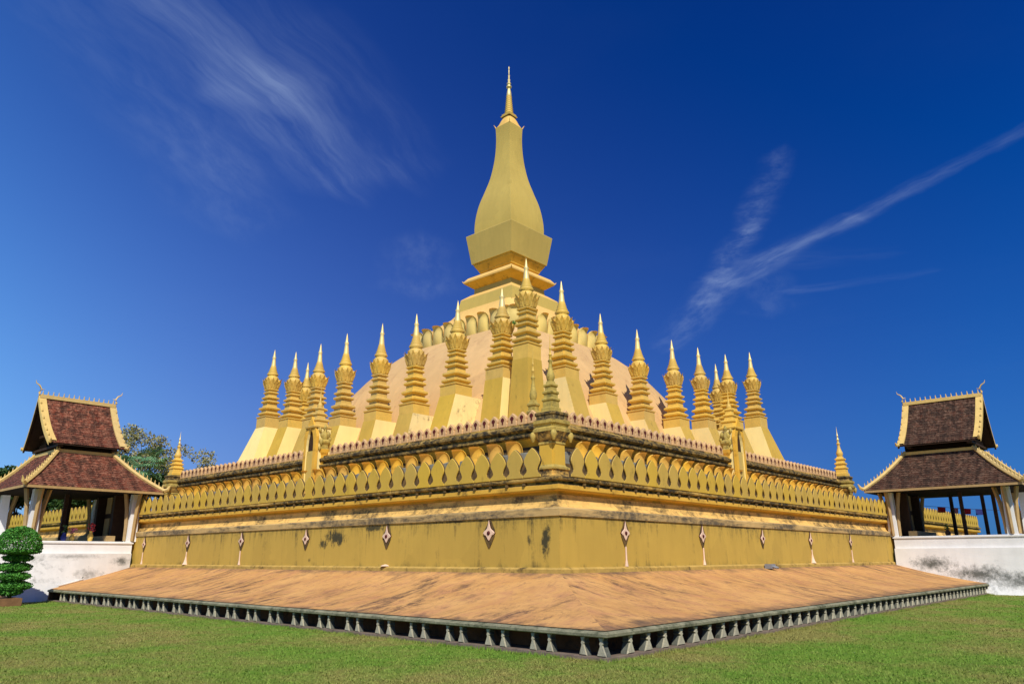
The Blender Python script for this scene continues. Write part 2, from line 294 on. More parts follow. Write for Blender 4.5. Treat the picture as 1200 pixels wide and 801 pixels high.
def dry_blades(m):
    nt = m.node_tree; N = nt.nodes.new; L = nt.links.new; P = nt.nodes['Principled BSDF']; src = P.inputs['Base Color'].links[0].from_socket
    g = N('ShaderNodeNewGeometry'); f = None
    for sc, a, b_, hi in ((.22, .43, .60, .85), (1.1, .52, .68, .5)):
        n = N('ShaderNodeTexNoise'); n.inputs['Scale'].default_value = sc; n.inputs['Detail'].default_value = 7; n.inputs['Roughness'].default_value = .7; L(g.outputs['Position'], n.inputs['Vector'])
        r = N('ShaderNodeMapRange'); L(n.outputs['Fac'], r.inputs[0]); r.inputs[1].default_value = a; r.inputs[2].default_value = b_; r.inputs[4].default_value = hi
        if f is None: f = r.outputs[0]
        else:
            q = N('ShaderNodeMath'); q.operation = 'MAXIMUM'; L(f, q.inputs[0]); L(r.outputs[0], q.inputs[1]); f = q.outputs[0]
    mx = N('ShaderNodeMix'); mx.data_type = 'RGBA'; L(f, mx.inputs[0]); L(src, mx.inputs[6]); mx.inputs[7].default_value = (.29, .255, .075, 1); L(mx.outputs[2], P.inputs['Base Color'])
dry_blades(M['blade'])

def lawn_mat():
    m = bpy.data.materials.new('patchy_lawn'); m.use_nodes = True
    nt = m.node_tree; N = nt.nodes.new; L = nt.links.new; P = nt.nodes['Principled BSDF']; P.inputs['Roughness'].default_value = .95; P.inputs['Specular IOR Level'].default_value = .1
    g = N('ShaderNodeNewGeometry')
    def noise(scale, detail=6, rough=.65, sc=(1, 1, 1)):
        mp = N('ShaderNodeMapping'); mp.inputs['Scale'].default_value = sc; L(g.outputs['Position'], mp.inputs[0])
        n = N('ShaderNodeTexNoise'); n.inputs['Scale'].default_value = scale; n.inputs['Detail'].default_value = detail; n.inputs['Roughness'].default_value = rough; L(mp.outputs[0], n.inputs['Vector']); return n.outputs['Fac']
    def mr(x, a, b, c=0., d=1.):
        n = N('ShaderNodeMapRange'); L(x, n.inputs[0]); n.inputs[1].default_value = a; n.inputs[2].default_value = b; n.inputs[3].default_value = c; n.inputs[4].default_value = d; return n.outputs[0]
    def mix(f, a, b):
        n = N('ShaderNodeMix'); n.data_type = 'RGBA'; L(f, n.inputs[0])
        for x, i in ((a, 6), (b, 7)):
            if isinstance(x, tuple): n.inputs[i].default_value = (*x, 1)
            else: L(x, n.inputs[i])
        return n.outputs[2]
    c = mix(mr(noise(.9), .35, .65), (.115, .235, .022), (.185, .295, .035))
    c = mix(mr(noise(.22, 7, .7), .43, .60, 0, .85), c, (.29, .235, .07))
    c = mix(mr(noise(5, 5, .75), .48, .7, 0, .6), c, (.24, .28, .07))
    c = mix(mr(noise(22, 4, .8), .5, .75, 0, .6), c, (.04, .075, .01))
    L(c, P.inputs['Base Color'])
    b = N('ShaderNodeBump'); b.inputs['Strength'].default_value = .9; b.inputs['Distance'].default_value = .05; L(noise(16, 6, .8), b.inputs['Height']); L(b.outputs[0], P.inputs['Normal'])
    return m
M['lawn'] = lawn_mat()

# ------------------------------------------------------------------ mesh helpers
class MB:
    def __init__(s): s.v = []; s.f = []; s.m = []; s.uv = []; s.sm = []; s.mats = []
    def mi(s, m):
        if m not in s.mats: s.mats.append(m)
        return s.mats.index(m)
    def face(s, pts, m, uv=None, smooth=False):
        b = len(s.v); s.v += [tuple(p) for p in pts]; s.f.append(list(range(b, b+len(pts)))); s.m.append(s.mi(m)); s.uv.append(uv); s.sm.append(smooth)
    def mesh(s, vs, fs, m, smooth=False, ms=None):
        b = len(s.v); s.v += [tuple(p) for p in vs]
        for i, f in enumerate(fs):
            s.f.append([b+k for k in f]); s.m.append(s.mi(ms[i] if ms else m)); s.uv.append(None); s.sm.append(smooth)
    def box(s, x0, x1, y0, y1, z0, z1, m):
        v = [(x, y, z) for z in (z0, z1) for y in (y0, y1) for x in (x0, x1)]
        s.mesh(v, [(0, 2, 3, 1), (4, 5, 7, 6), (0, 1, 5, 4), (2, 6, 7, 3), (0, 4, 6, 2), (1, 3, 7, 5)], m)
    def frustum(s, bot, top, z0, z1, m, ms=None):   # rects x0,x1,y0,y1
        v = [(bot[i], bot[j], z0) for j in (2, 3) for i in (0, 1)]+[(top[i], top[j], z1) for j in (2, 3) for i in (0, 1)]
        # faces: bottom, top, -Y, +Y, -X, +X
        s.mesh(v, [(0, 2, 3, 1), (4, 5, 7, 6), (0, 1, 5, 4), (2, 6, 7, 3), (0, 4, 6, 2), (1, 3, 7, 5)], m, ms=ms)
    def lathe(s, prof, c, n, m, smooth=True, rot=0., ms=None):
        cx, cy, cz = c; vs = []; fs = []; mm = []
        for r, z in prof:
            for k in range(n):
                a = rot+2*math.pi*k/n; vs.append((cx+r*math.cos(a), cy+r*math.sin(a), cz+z))
        for i in range(len(prof)-1):
            for k in range(n):
                k2 = (k+1) % n; fs.append((i*n+k, i*n+k2, (i+1)*n+k2, (i+1)*n+k)); mm.append(ms[i] if ms else m)
        s.mesh(vs, fs, m, smooth, mm)
        s.mesh([vs[k] for k in range(n)][::-1], [tuple(range(n))], m)
        s.mesh(vs[-n:], [tuple(range(n))], m)
    def stack(s, plan, prof, c, m, ms=None, smooth=False):
        """plan: unit polygon; prof: (scale, z)"""
        cx, cy, cz = c; n = len(plan); vs = [(cx+x*w, cy+y*w, cz+z) for w, z in prof for x, y in plan]; fs = []; mm = []
        for i in range(len(prof)-1):
            for k in range(n):
                k2 = (k+1) % n; fs.append((i*n+k, i*n+k2, (i+1)*n+k2, (i+1)*n+k)); mm.append(ms[i] if ms else m)
        s.mesh(vs, fs, m, smooth, mm); s.mesh(vs[-n:], [tuple(range(n))], ms[-1] if ms else m)
    def tube(s, pts, rad, n, m, smooth=True):
        pts = [Vector(p) for p in pts]; vs = []; fs = []
        for i, p in enumerate(pts):
            t = (pts[min(i+1, len(pts)-1)]-pts[max(i-1, 0)]).normalized()
            a = t.cross(Vector((0, 0, 1)));  a = a if a.length > 1e-3 else Vector((1, 0, 0)); a.normalize(); b = a.cross(t)
            r = rad[i] if isinstance(rad, (list, tuple)) else rad
            for k in range(n):
                an = 2*math.pi*k/n; vs.append(p+a*r*math.cos(an)+b*r*math.sin(an))
        for i in range(len(pts)-1):
            for k in range(n):
                k2 = (k+1) % n; fs.append((i*n+k, i*n+k2, (i+1)*n+k2, (i+1)*n+k))
        s.mesh(vs, fs, m, smooth); s.mesh(vs[:n][::-1], [tuple(range(n))], m); s.mesh(vs[-n:], [tuple(range(n))], m)
    def plate(s, outl, o, ux, uz, nn, th, m, mside=None, bev=.0):
        """outline (u,w) extruded along -nn from the front plane; front face normal nn"""
        o = Vector(o); ux = Vector(ux); uz = Vector(uz); nn = Vector(nn); n = len(outl)
        cu = sum(p[0] for p in outl)/n; cw = sum(p[1] for p in outl)/n
        fr = [o+ux*(cu+(u-cu)*(1-bev))+uz*(cw+(w-cw)*(1-bev)) for u, w in outl]
        sd = [o+ux*u+uz*w-nn*(th*.22 if bev else 0) for u, w in outl]; bk = [o+ux*u+uz*w-nn*th for u, w in outl]
        s.mesh(fr, [tuple(range(n))], m); s.mesh(bk[::-1], [tuple(range(n))], mside or m)
        if bev: s.mesh(fr+sd, [(k, (k+1) % n, n+(k+1) % n, n+k) for k in range(n)], m)
        s.mesh(sd+bk, [(k, (k+1) % n, n+(k+1) % n, n+k) for k in range(n)], mside or m)
    def xform(s, fn, start=0): s.v[start:] = [tuple(fn(Vector(p))) for p in s.v[start:]]
    def build(s, name, parent=None, loc=None):
        me = bpy.data.meshes.new(name); me.from_pydata(s.v, [], s.f)
        for x in s.mats: me.materials.append(x)
        me.polygons.foreach_set('material_index', s.m); me.polygons.foreach_set('use_smooth', s.sm)
        if any(u is not None for u in s.uv):
            ul = me.uv_layers.new(name='UVMap'); k = 0
            for f, u in zip(s.f, s.uv):
                for j in range(len(f)):
                    ul.data[k].uv = u[j] if u else (0, 0); k += 1
        me.update(); o = bpy.data.objects.new(name, me); COL.objects.link(o)
        if parent: o.parent = parent
        if loc: o.location = loc
        return o
def tag(o, label=None, cat=None, group=None, kind=None):
    if label: o['label'] = label
    if cat: o['category'] = cat
    if group: o['group'] = group
    if kind: o['kind'] = kind
    return o
def thing(name, loc, label, cat, group=None, rz=0):
    o = bpy.data.objects.new(name, None); COL.objects.link(o); o.location = loc; o.rotation_euler = (0, 0, rz); o.empty_display_size = .5
    return tag(o, label, cat, group, 'thing')
def dup(o, parent, loc, rz=0, sc=None):
    c = o.copy(); COL.objects.link(c); c.parent = parent; c.location = loc; c.rotation_euler = (0, 0, rz)
    if sc: c.scale = sc
    return c
CAMP = Vector((-43.57, -39.79, 2.16))
SQ = [(-1, -1), (1, -1), (1, 1), (-1, 1)]
def redent(k=.80, q=.90):     # square with stepped corners
    P = []
    for sx, sy, sw in ((-1, -1, 0), (1, -1, 1), (1, 1, 0), (-1, 1, 1)):
        c = [(sx, sy*k), (sx*q, sy*k), (sx*q, sy*q), (sx*k, sy*q), (sx*k, sy)]
        P += c if not sw else c[::-1]
    return P
RD = redent()

# ------------------------------------------------------------------ ground
A = 24.675
lawn = MB(); lawn.face([(-1500, -1500, 0), (1500, -1500, 0), (1500, 1500, 0), (-1500, 1500, 0)], M['lawn'])
tag(lawn.build('lawn'), kind='structure')
def grass():
    n = 260000
    fx, fy = math.cos(yaw), math.sin(yaw)
    d = 12.5+RNG.random(n)**1.5*42; ang = (RNG.random(n)-.5)*R(80); t = yaw+ang
    x = CAMP.x+d*np.cos(t); y = CAMP.y+d*np.sin(t)
    ok = ~((x > -29.9) & (y > -30.15)) | ((x < -30.0) | (y < -30.3)); ok &= (x < -30.0) | (y < -30.25)
    x, y, d = x[ok], y[ok], d[ok]; n = len(x)
    h = .015+.030*RNG.random(n); w = (.004+.004*RNG.random(n))*(1+d/22); a = RNG.random(n)*6.283
    lx = (RNG.random(n)-.5)*.07; ly = (RNG.random(n)-.5)*.07
    V = np.empty((n, 3, 3)); V[:, 0] = np.stack([x-w*np.cos(a), y-w*np.sin(a), np.zeros(n)], 1); V[:, 1] = np.stack([x+w*np.cos(a), y+w*np.sin(a), np.zeros(n)], 1)
    V[:, 2] = np.stack([x+lx, y+ly, h], 1)
    me = bpy.data.meshes.new('grass'); me.vertices.add(n*3); me.vertices.foreach_set('co', V.ravel()); me.loops.add(n*3); me.loops.foreach_set('vertex_index', np.arange(n*3, dtype=np.int32))
    me.polygons.add(n); me.polygons.foreach_set('loop_start', np.arange(0, n*3, 3, dtype=np.int32)); me.polygons.foreach_set('loop_total', np.full(n, 3, dtype=np.int32))
    me.materials.append(M['blade']); me.update(calc_edges=True); me.validate()
    o = bpy.data.objects.new('grass', me); COL.objects.link(o); tag(o, 'short mown grass with dry patches in front of the monument', 'grass', kind='stuff')
grass()
def fringe():
    n = 16000; k = n//2
    t = RNG.random(n); x = np.where(np.arange(n) < k, -29.62-RNG.random(n)**2*.28, -29.6+39.8*t); y = np.where(np.arange(n) < k, -29.9+36*t, -29.87-RNG.random(n)**2*.28)
    h = .03+.09*RNG.random(n)*(.4+.6*np.sin(x*1.3+y*1.7)**2); w = .006+.006*RNG.random(n); a = RNG.random(n)*6.283; lx = (RNG.random(n)-.5)*.1; ly = (RNG.random(n)-.5)*.1
    V = np.empty((n, 3, 3)); V[:, 0] = np.stack([x-w*np.cos(a), y-w*np.sin(a), np.zeros(n)], 1); V[:, 1] = np.stack([x+w*np.cos(a), y+w*np.sin(a), np.zeros(n)], 1); V[:, 2] = np.stack([x+lx, y+ly, h], 1)
    me = bpy.data.meshes.new('grass_fringe'); me.vertices.add(n*3); me.vertices.foreach_set('co', V.ravel()); me.loops.add(n*3); me.loops.foreach_set('vertex_index', np.arange(n*3, dtype=np.int32))
    me.polygons.add(n); me.polygons.foreach_set('loop_start', np.arange(0, n*3, 3, dtype=np.int32)); me.polygons.foreach_set('loop_total', np.full(n, 3, dtype=np.int32)); me.materials.append(M['blade']); me.update(calc_edges=True); me.validate()
    o = bpy.data.objects.new('grass_fringe', me); COL.objects.link(o); tag(o, 'longer uncut grass along the kerb under the balusters', 'grass', kind='stuff')
fringe()

# ------------------------------------------------------------------ sloping base on balusters
base = thing('sloped_base', (0, 0, 0), 'terracotta plaster apron sloping down from the yellow wall to a ledge on stubby grey balusters', 'apron')
EL, ER, ZL = 29.54, 29.79, .60
YE_O, YE_I, XE_O, XE_I = 6.2, 8.6, 10.25, 9.85
def apron():
    b = MB(); z1 = 1.70; n = 40; mrows = 8
    def row(side, s, r):      # s along 0..1 from the corner, r 0 inner .. 1 outer
        zz = z1+(ZL+.03-z1)*r-.10*math.sin(math.pi*r)+.03*math.sin(s*37+r*5)*r*(1-r)
        if side == 0:
            x = -A-.08+(-EL+A+.08)*r; y0 = -A-.08+(-ER+A+.08)*r; ye = YE_I+(YE_O-YE_I)*(r**1.7)
            return (x, y0+(ye-y0)*s, zz)
        y = -A-.08+(-ER+A+.08)*r; x0 = -A-.08+(-EL+A+.08)*r; xe = XE_I+(XE_O-XE_I)*r
        return (x0+(xe-x0)*s, y, zz)
    for side in (0, 1):
        for i in range(n):
            for j in range(mrows):
                P = [row(side, (i+di)/n, (j+dj)/mrows) for di, dj in ((0, 0), (1, 0), (1, 1), (0, 1))]
                uv = [((p[1] if side == 0 else p[0]+77), (-p[0] if side == 0 else -p[1])) for p in P]
                if side == 1: P = P[::-1]; uv = uv[::-1]
                b.face(P, M['apron'], uv, True)
    b.build('slope_surface', base)
    for side, m in ((0, M['white_dirty']), (1, M['kerb'])):
        e = MB()          # rims closing the two ends
        pts = [Vector(row(side, 1, j/10)) for j in range(11)]
        if side == 0: pts = [p+Vector((0, .05, .05)) for p in pts]
        else: pts = [p+Vector((.05, 0, .05)) for p in pts]
        e.tube(pts[:-1] if side == 0 else pts, .065, 6, m); e.build('end_rim', base)
apron()
def lpath(o, ye, xe): # L-shaped path with outward offset o from EL/ER
    return [(-EL-o, ye), (-EL-o, -ER-o), (xe, -ER-o)]
def lsweep(b, rings, ye, xe, closed=True, seg=1):
    """rings: list of (offset, z, mat) swept along the L; offset from (-EL,-ER)"""
    for (o0, z0, m), (o1, z1, _) in zip(rings[:-1], rings[1:]):
        p0, p1 = lpath(o0, ye, xe), lpath(o1, ye, xe)
        for k in range(2):
            b.face([(*p0[k], z0), (*p0[k+1], z0), (*p1[k+1], z1), (*p1[k], z1)], m)
    for k, q in ((0, 0), (2, 1)):
        b.face([(*lpath(o, ye, xe)[k], z) for o, z, _ in rings], rings[0][2])
lb = MB(); g = M['ledge']
lsweep(lb, [(-.3, .485, g), (.05, .485, g), (.085, .505, g), (.09, .56, g), (.06, .59, g), (-.06, .625, g), (-.2, .645, g)], YE_O+.1, XE_O+.1)
lb.build('ledge_slab', base)
kb = MB(); g = M['kerb']
lsweep(kb, [(-.8, .08, g), (.03, .09, g), (.05, .08, g), (.07, -.05, g)][::1], YE_O+.1, XE_O+.1); kb.build('kerb', base)
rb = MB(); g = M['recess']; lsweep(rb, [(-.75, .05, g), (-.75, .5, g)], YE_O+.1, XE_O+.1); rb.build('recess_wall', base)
b = MB(); b.box(-EL-.02, -EL+.5, YE_O-.12, YE_O+.08, .06, .50, M['recess']); b.box(-EL+.1, -EL+.8, YE_O+.08, YE_O+.14, .06, .50, M['kerb']); b.build('end_post', base)
bp = MB()
pf = [(.118, 0), (.112, .03), (.092, .08), (.066, .14), (.042, .20), (.028, .235), (.046, .255), (.056, .28), (.036, .305), (.032, .33), (.05, .365), (.066, .41)]
ol = pf+[(-w_, z_) for w_, z_ in pf[::-1]]
bp.plate([(-u, w_) for u, w_ in ol], (-.10, 0, 0), (0, 1, 0), (0, 0, 1), (-1, 0, 0), .20, M['balu'], M['balu_shade'], bev=.12)
bal = []
PI2 = math.pi/2; y = -ER+.12; k = 0
while y < YE_O: bal.append((-EL+.08, y)); y += .5 if k % 2 == 0 else .96; k += 1
bal = bal[:48]
x = -EL+.95
while x < XE_O: bal.append((x, -ER+.08)); x += .745
print('balusters', len(bal))
bal = bal[:100]
proto = None
for (x, y) in bal:
    if proto is None: proto = bp.build('baluster', base, (x, y, .088))
    else:
        q = random.uniform(.92, 1.08)*(.8 if x < -EL+.2 else 1.); dup(proto, base, (x, y, .088), (0 if x < -EL+.2 else PI2)+random.uniform(-.05, .05), (1, q*(1.1 if x < -EL+.2 else 1.3), random.uniform(.97, 1.0)))

# ------------------------------------------------------------------ first wall
wall = thing('terrace_wall', (0, 0, 0), 'long olive-gold wall with pink flower ornaments and a row of leaf-shaped battlements', 'wall')
YEND, XEND = 38., 38.
def wsweep(name, prof, parent, ye=YEND, xe=XEND):
    b = MB()
    for (o0, z0, m), (o1, z1, _) in zip(prof[:-1], prof[1:]):
        p0 = [(-A-o0, ye), (-A-o0, -A-o0), (xe, -A-o0)]; p1 = [(-A-o1, ye), (-A-o1, -A-o1), (xe, -A-o1)]
        for k in range(2): b.face([(*p0[k], z0), (*p0[k+1], z0), (*p1[k+1], z1), (*p1[k], z1)], m)
    return b.build(name, parent)
wsweep('plinth', [(.14, 1.3, M['plinth']), (.14, 1.80, M['plinth']), (.10, 1.83, M['plinth']), (0, 1.86, M['plinth'])], wall)
wsweep('wall_face', [(0, 1.86, M['wall']), (0, 3.45, M['wall'])], wall)
wsweep('frieze', [(0, 3.45, M['frieze']), (.05, 3.46, M['frieze']), (.06, 3.68, M['frieze']), (.03, 3.72, M['frieze']), (-.02, 3.73, M['peach'])], wall)
cav = [(-.02, 3.73, M['cav'])]+[(-.02-.30*math.sin(t*math.pi/2)**.8, 3.73+.44*(1-math.cos(t*math.pi/2)), M['cav']) for t in (.15, .3, .5, .7, .85, 1)]
wsweep('cavetto_moulding', cav, wall)
wsweep('cornice', [(-.32, 4.17, M['yellow']), (-.36, 4.18, M['yellow']), (-.36, 4.26, M['yellow']), (-.10, 4.28, M['yellow']), (-.06, 4.33, M['yellow']), (-.06, 4.46, M['mould2']), (-.10, 4.5, M['mould2']), (-.17, 4.52, M['mould2']),
                   (-.17, 4.58, M['mould2']), (.0, 4.60, M['mould2']), (.02, 4.64, M['mould2']), (.02, 4.70, M['mould2']), (-.02, 4.72, M['yellow']), (-.45, 4.73, M['yellow'])], wall)
fl = MB(); fl.face([(-A+.4, -A+.4, 4.62), (XEND, -A+.4, 4.62), (XEND, YEND, 4.62), (-A+.4, YEND, 4.62)], M['peach']); fl.build('terrace_floor', wall)
# leaf-shaped battlements
LEAF = [(.5, 0), (.5, .08), (.43, .115), (.32, .18), (.30, .25), (.35, .35), (.43, .45), (.475, .53), (.465, .60), (.405, .70), (.31, .80), (.19, .90), (.08, .968), (0, 1)]
LEAF = LEAF+[(-u, w) for u, w in LEAF[::-1][1:]]
def leaf_mb(sp, h, th):
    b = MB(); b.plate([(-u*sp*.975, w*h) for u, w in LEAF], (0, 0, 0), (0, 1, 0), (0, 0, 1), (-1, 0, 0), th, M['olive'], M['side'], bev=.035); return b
sp = .785; lf = leaf_mb(sp, 1.0, .10); spots = []
y = -A+1.12
while y < 37: spots.append((-A-.02, y, 0)); y += sp
x = -A+1.05
while x < 37: spots.append((x, -A-.02, math.pi/2)); x += sp
def key(s): return (Vector((s[0], s[1], 5))-CAMP).length
spots.sort(key=key); proto = None
for s in spots[:100]:
    if proto is None: proto = lf.build('battlement_leaf', wall, (s[0], s[1], 4.73)); proto.rotation_euler = (0, 0, s[2])
    else: dup(proto, wall, (s[0], s[1], 4.73), s[2], (1, 1, random.uniform(.985, 1.015)))
def rest(src, spots, z, name, parent):
    b = MB()
    for s in spots:
        st = len(b.v); c, sn = math.cos(s[2]), math.sin(s[2])
        for f, mi in zip(src.f, src.m): b.face([(src.v[k][0]*c-src.v[k][1]*sn+s[0], src.v[k][0]*sn+src.v[k][1]*c+s[1], src.v[k][2]+z) for k in f], src.mats[mi])
    o = b.build(name, parent); o['kind'] = 'stuff'; return o
rest(lf, spots[100:], 4.73, 'battlement_row', wall)
# small dark weep holes under the battlements
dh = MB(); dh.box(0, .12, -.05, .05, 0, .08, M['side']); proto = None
for s in spots:
    px, py = (s[0]+.018, s[1]+sp/2) if s[2] == 0 else (s[0]+sp/2, s[1]+.018)
    if px > 9 or py > 9: continue
    if proto is None: proto = dh.build('weep_hole', wall, (px, py, 4.48)); proto.rotation_euler = (0, 0, s[2])
    else: dup(proto, wall, (px, py, 4.48), s[2])
# pink flower ornaments with candle stems
def ornament(side, s, stem, foot, big):
    b = MB(); 
    w = .27*big; hz = .42*big
    star = [(0, hz), (.16*w, .62*hz), (.30*w, .36*hz), (.52*w, .24*hz), (.74*w, .16*hz), (w, 0.0), (.74*w, -.15*hz), (.52*w, -.20*hz), (.34*w, -.34*hz), (.18*w, -.50*hz), (0, -.60*hz)]; star = star+[(-u, q) for u, q in star[::-1][1:-1]]
    b.plate(star, (-.06, 0, 0), (0, -1, 0), (0, 0, 1), (-1, 0, 0), .06, M['pinkwhite'], M['maroon'], bev=.12)
    bk = [(.06*w, hz*1.28), (.5*w, .70*hz), (.9*w, .22*hz), (.85*w, -.28*hz), (.45*w, -.72*hz), (.1*w, -1.12*hz), (-.15*w, -1.12*hz), (-.5*w, -.72*hz), (-.85*w, -.28*hz), (-.8*w, .22*hz), (-.3*w, .70*hz)]
    loc = (-A-.004, s, 2.98) if side == 0 else (s, -A-.004, 2.98)
    o = b.build('flower_ornament', wall, loc); o.rotation_euler = (0, 0, 0 if side == 0 else math.pi/2)
    c = MB(); c.lathe([(.075*big, 0), (.06*big, .03), (.02, .045)], (0, 0, 0), 8, M['maroon']); c.xform(lambda p: Vector((-.055-p.z, p.x, p.y))); c.build('flower_centre', o)
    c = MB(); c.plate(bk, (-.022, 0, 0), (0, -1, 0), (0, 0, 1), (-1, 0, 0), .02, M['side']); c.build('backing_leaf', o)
    if stem:
        c = MB(); c.lathe([(.07, -1.12), (.05, -1.0), (.033, -.9), (.03, -.45)], (-.03, 0, 0), 8, M['pinkwhite'])
        if foot: c.lathe([(.17, -1.12), (.11, -1.02), (.06, -.85), (.035, -.7)], (-.03, 0, 0), 8, M['pinkwhite'])
        c.build('stem', o)
    elif foot:
        c = MB(); c.lathe([(.2, -1.12), (.14, -1.08), (.03, -1.05)], (-.03, 0, 0), 8, M['pinkwhite']); c.build('stem_foot', o)
for s, st, ft, bg in ((6.9, 1, 0, .9), (1.2, 1, 1, 1), (-4.6, 1, 0, 1.), (-10.3, 0, 0, 1.), (-16.0, 0, 1, 1.), (-21.6, 0, 0, 1.05)): ornament(0, s, st, ft, bg)
for s, st, ft, bg in ((-21.0, 1, 0, 1.), (-15.4, 1, 0, 1.), (-9.7, 0, 0, .95), (-3.9, 1, 1, .95), (2.1, 1, 0, .9)): ornament(1, s, st, ft, bg)

# ------------------------------------------------------------------ second terrace
X0, X1, Y0, Y1 = -18.0, 17.7, -18.9, 17.6
t2 = thing('second_terrace', (0, 0, 0), 'second terrace wall ringed by curled lotus petals under a mouldy cornice with pink crenellations', 'wall')
def rsweep(name, prof, parent):
    b = MB()
    for (o0, z0, m), (o1, z1, _) in zip(prof[:-1], prof[1:]):
        q0 = [(X0-o0, Y0-o0), (X1+o0, Y0-o0), (X1+o0, Y1+o0), (X0-o0, Y1+o0)]; q1 = [(X0-o1, Y0-o1), (X1+o1, Y0-o1), (X1+o1, Y1+o1), (X0-o1, Y1+o1)]
        for k in range(4):
            l = (k+1) % 4; b.face([(*q0[k], z0), (*q0[l], z0), (*q1[l], z1), (*q1[k], z1)], m)
    return b.build(name, parent)
rsweep('wall_face', [(.86, 4.5, M['side']), (.86, 5.2, M['side']), (.84, 6.12, M['slate']), (.80, 6.62, M['slate']), (.70, 6.68, M['slate']), (.25, 6.7, M['side']), (.2, 7.0, M['yellow'])], t2)  # dark brown bands paint the shade seen through the leaf and petal gaps
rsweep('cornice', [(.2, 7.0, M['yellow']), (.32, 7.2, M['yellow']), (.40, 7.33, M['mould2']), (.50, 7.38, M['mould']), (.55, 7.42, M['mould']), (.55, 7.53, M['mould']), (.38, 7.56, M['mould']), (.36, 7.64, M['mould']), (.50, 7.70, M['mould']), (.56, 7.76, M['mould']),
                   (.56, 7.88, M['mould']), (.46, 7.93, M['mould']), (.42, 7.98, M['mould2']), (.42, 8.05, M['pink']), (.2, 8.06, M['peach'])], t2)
f2 = MB(); f2.face([(X0-.3, Y0-.3, 7.97), (X1+.3, Y0-.3, 7.97), (X1+.3, Y1+.3, 7.97), (X0-.3, Y1+.3, 7.97)], M['peach']); f2.build('terrace_floor', t2)
def petal_mb(w, h, bulge, curl, mbody, mtip, nu=8, nv=14, taper=.82, th=.06):
    """lotus petal standing in the YZ plane, bulging to -X, its lip curled outward"""
    def pt(u, v, off=0):
        wv = w*.5*(1.0-(1-taper)*v)*(1 if v < .72 else math.sqrt(max(0, 1-((v-.72)/.30)**2)))
        x = -bulge*(1-u*u)*math.sin(math.pi*min(1, v*.85+.12))
        c = max(0, (v-.62)/.38); x -= curl*c**1.7; z = h*(v-.16*c**2.6)
        return (x+off, u*wv, z)
    b = MB(); vs = []; fs = []; ms = []
    for off in (0, th):
        for j in range(nv+1):
            for i in range(nu+1): vs.append(pt(-1+2*i/nu, j/nv, off))
    k = (nu+1)*(nv+1)
    for j in range(nv):
        for i in range(nu):
            a = j*(nu+1)+i; mm = mtip if j/nv > .80 else mbody
            fs.append((a, a+nu+1, a+nu+2, a+1)); ms.append(mm); fs.append((k+a, k+a+1, k+a+nu+2, k+a+nu+1)); ms.append(mm)
    for j in range(nv):
        for i in (0, nu): a = j*(nu+1)+i; fs.append((a, a+nu+1, k+a+nu+1, k+a)); ms.append(mbody)
    for i in range(nu): a = nv*(nu+1)+i; fs.append((a, a+1, k+a+1, k+a)); ms.append(mtip)
    b.mesh(vs, fs, mbody, True, ms); return b
pm = petal_mb(1.04, 2.02, .24, .40, M['yellow'], M['peach'])
proto = None
ps = [(X0-.62, Y0+1.6+k*1.2, 0) for k in range(29)]+[(X0+1.5+k*1.2, Y0-.62, math.pi/2) for k in range(29)]
for s in ps:
    if proto is None: proto = pm.build('lotus_petal', t2, (s[0], s[1], 5.52))
    else: dup(proto, t2, (s[0], s[1], 5.52), s[2], (1, 1, random.uniform(.99, 1.01)))
# pink crenellations
CR = [(.46, 0), (.46, .28), (.40, .40), (.44, .52), (.42, .64), (.30, .78), (.12, .92), (0, 1)]
CR = CR+[(-u, w) for u, w in CR[::-1][1:]]
cm = MB(); csp = .60
cm.plate([(-u*csp, w*.62) for u, w in CR], (0, 0, 0), (0, 1, 0), (0, 0, 1), (-1, 0, 0), .16, M['pink'], M['pink'], bev=.10)
cm.plate([(-u*csp*.36, .13+w*.34) for u, w in [(.2, 0), (.22, .35), (.5, .55), (.5, .75), (.25, .92), (0, 1), (-.25, .92), (-.5, .75), (-.5, .55), (-.22, .35), (-.2, 0)]], (-.006, 0, 0), (0, 1, 0), (0, 0, 1), (-1, 0, 0), .02, M['maroon'])
cs = []
y = Y0+.75
while y < Y1-.2: cs.append((X0-.40, y, 0)); y += csp
x = X0+.75
while x < X1-.2: cs.append((x, Y0-.40, math.pi/2)); x += csp
cs = [s for s in cs if not (s[2] == 0 and abs(s[1]+.95) < 1.25) and not (s[2] > 0 and abs(s[0]+.7) < 1.2)]
cs.sort(key=key); proto = None
for s in cs[:100]:
    if proto is None: proto = cm.build('crenel', t2, (s[0], s[1], 8.03)); proto.rotation_euler = (0, 0, s[2])
    else: dup(proto, t2, (s[0], s[1], 8.03), s[2])
rest(cm, cs[100:], 8.03, 'crenel_row', t2)
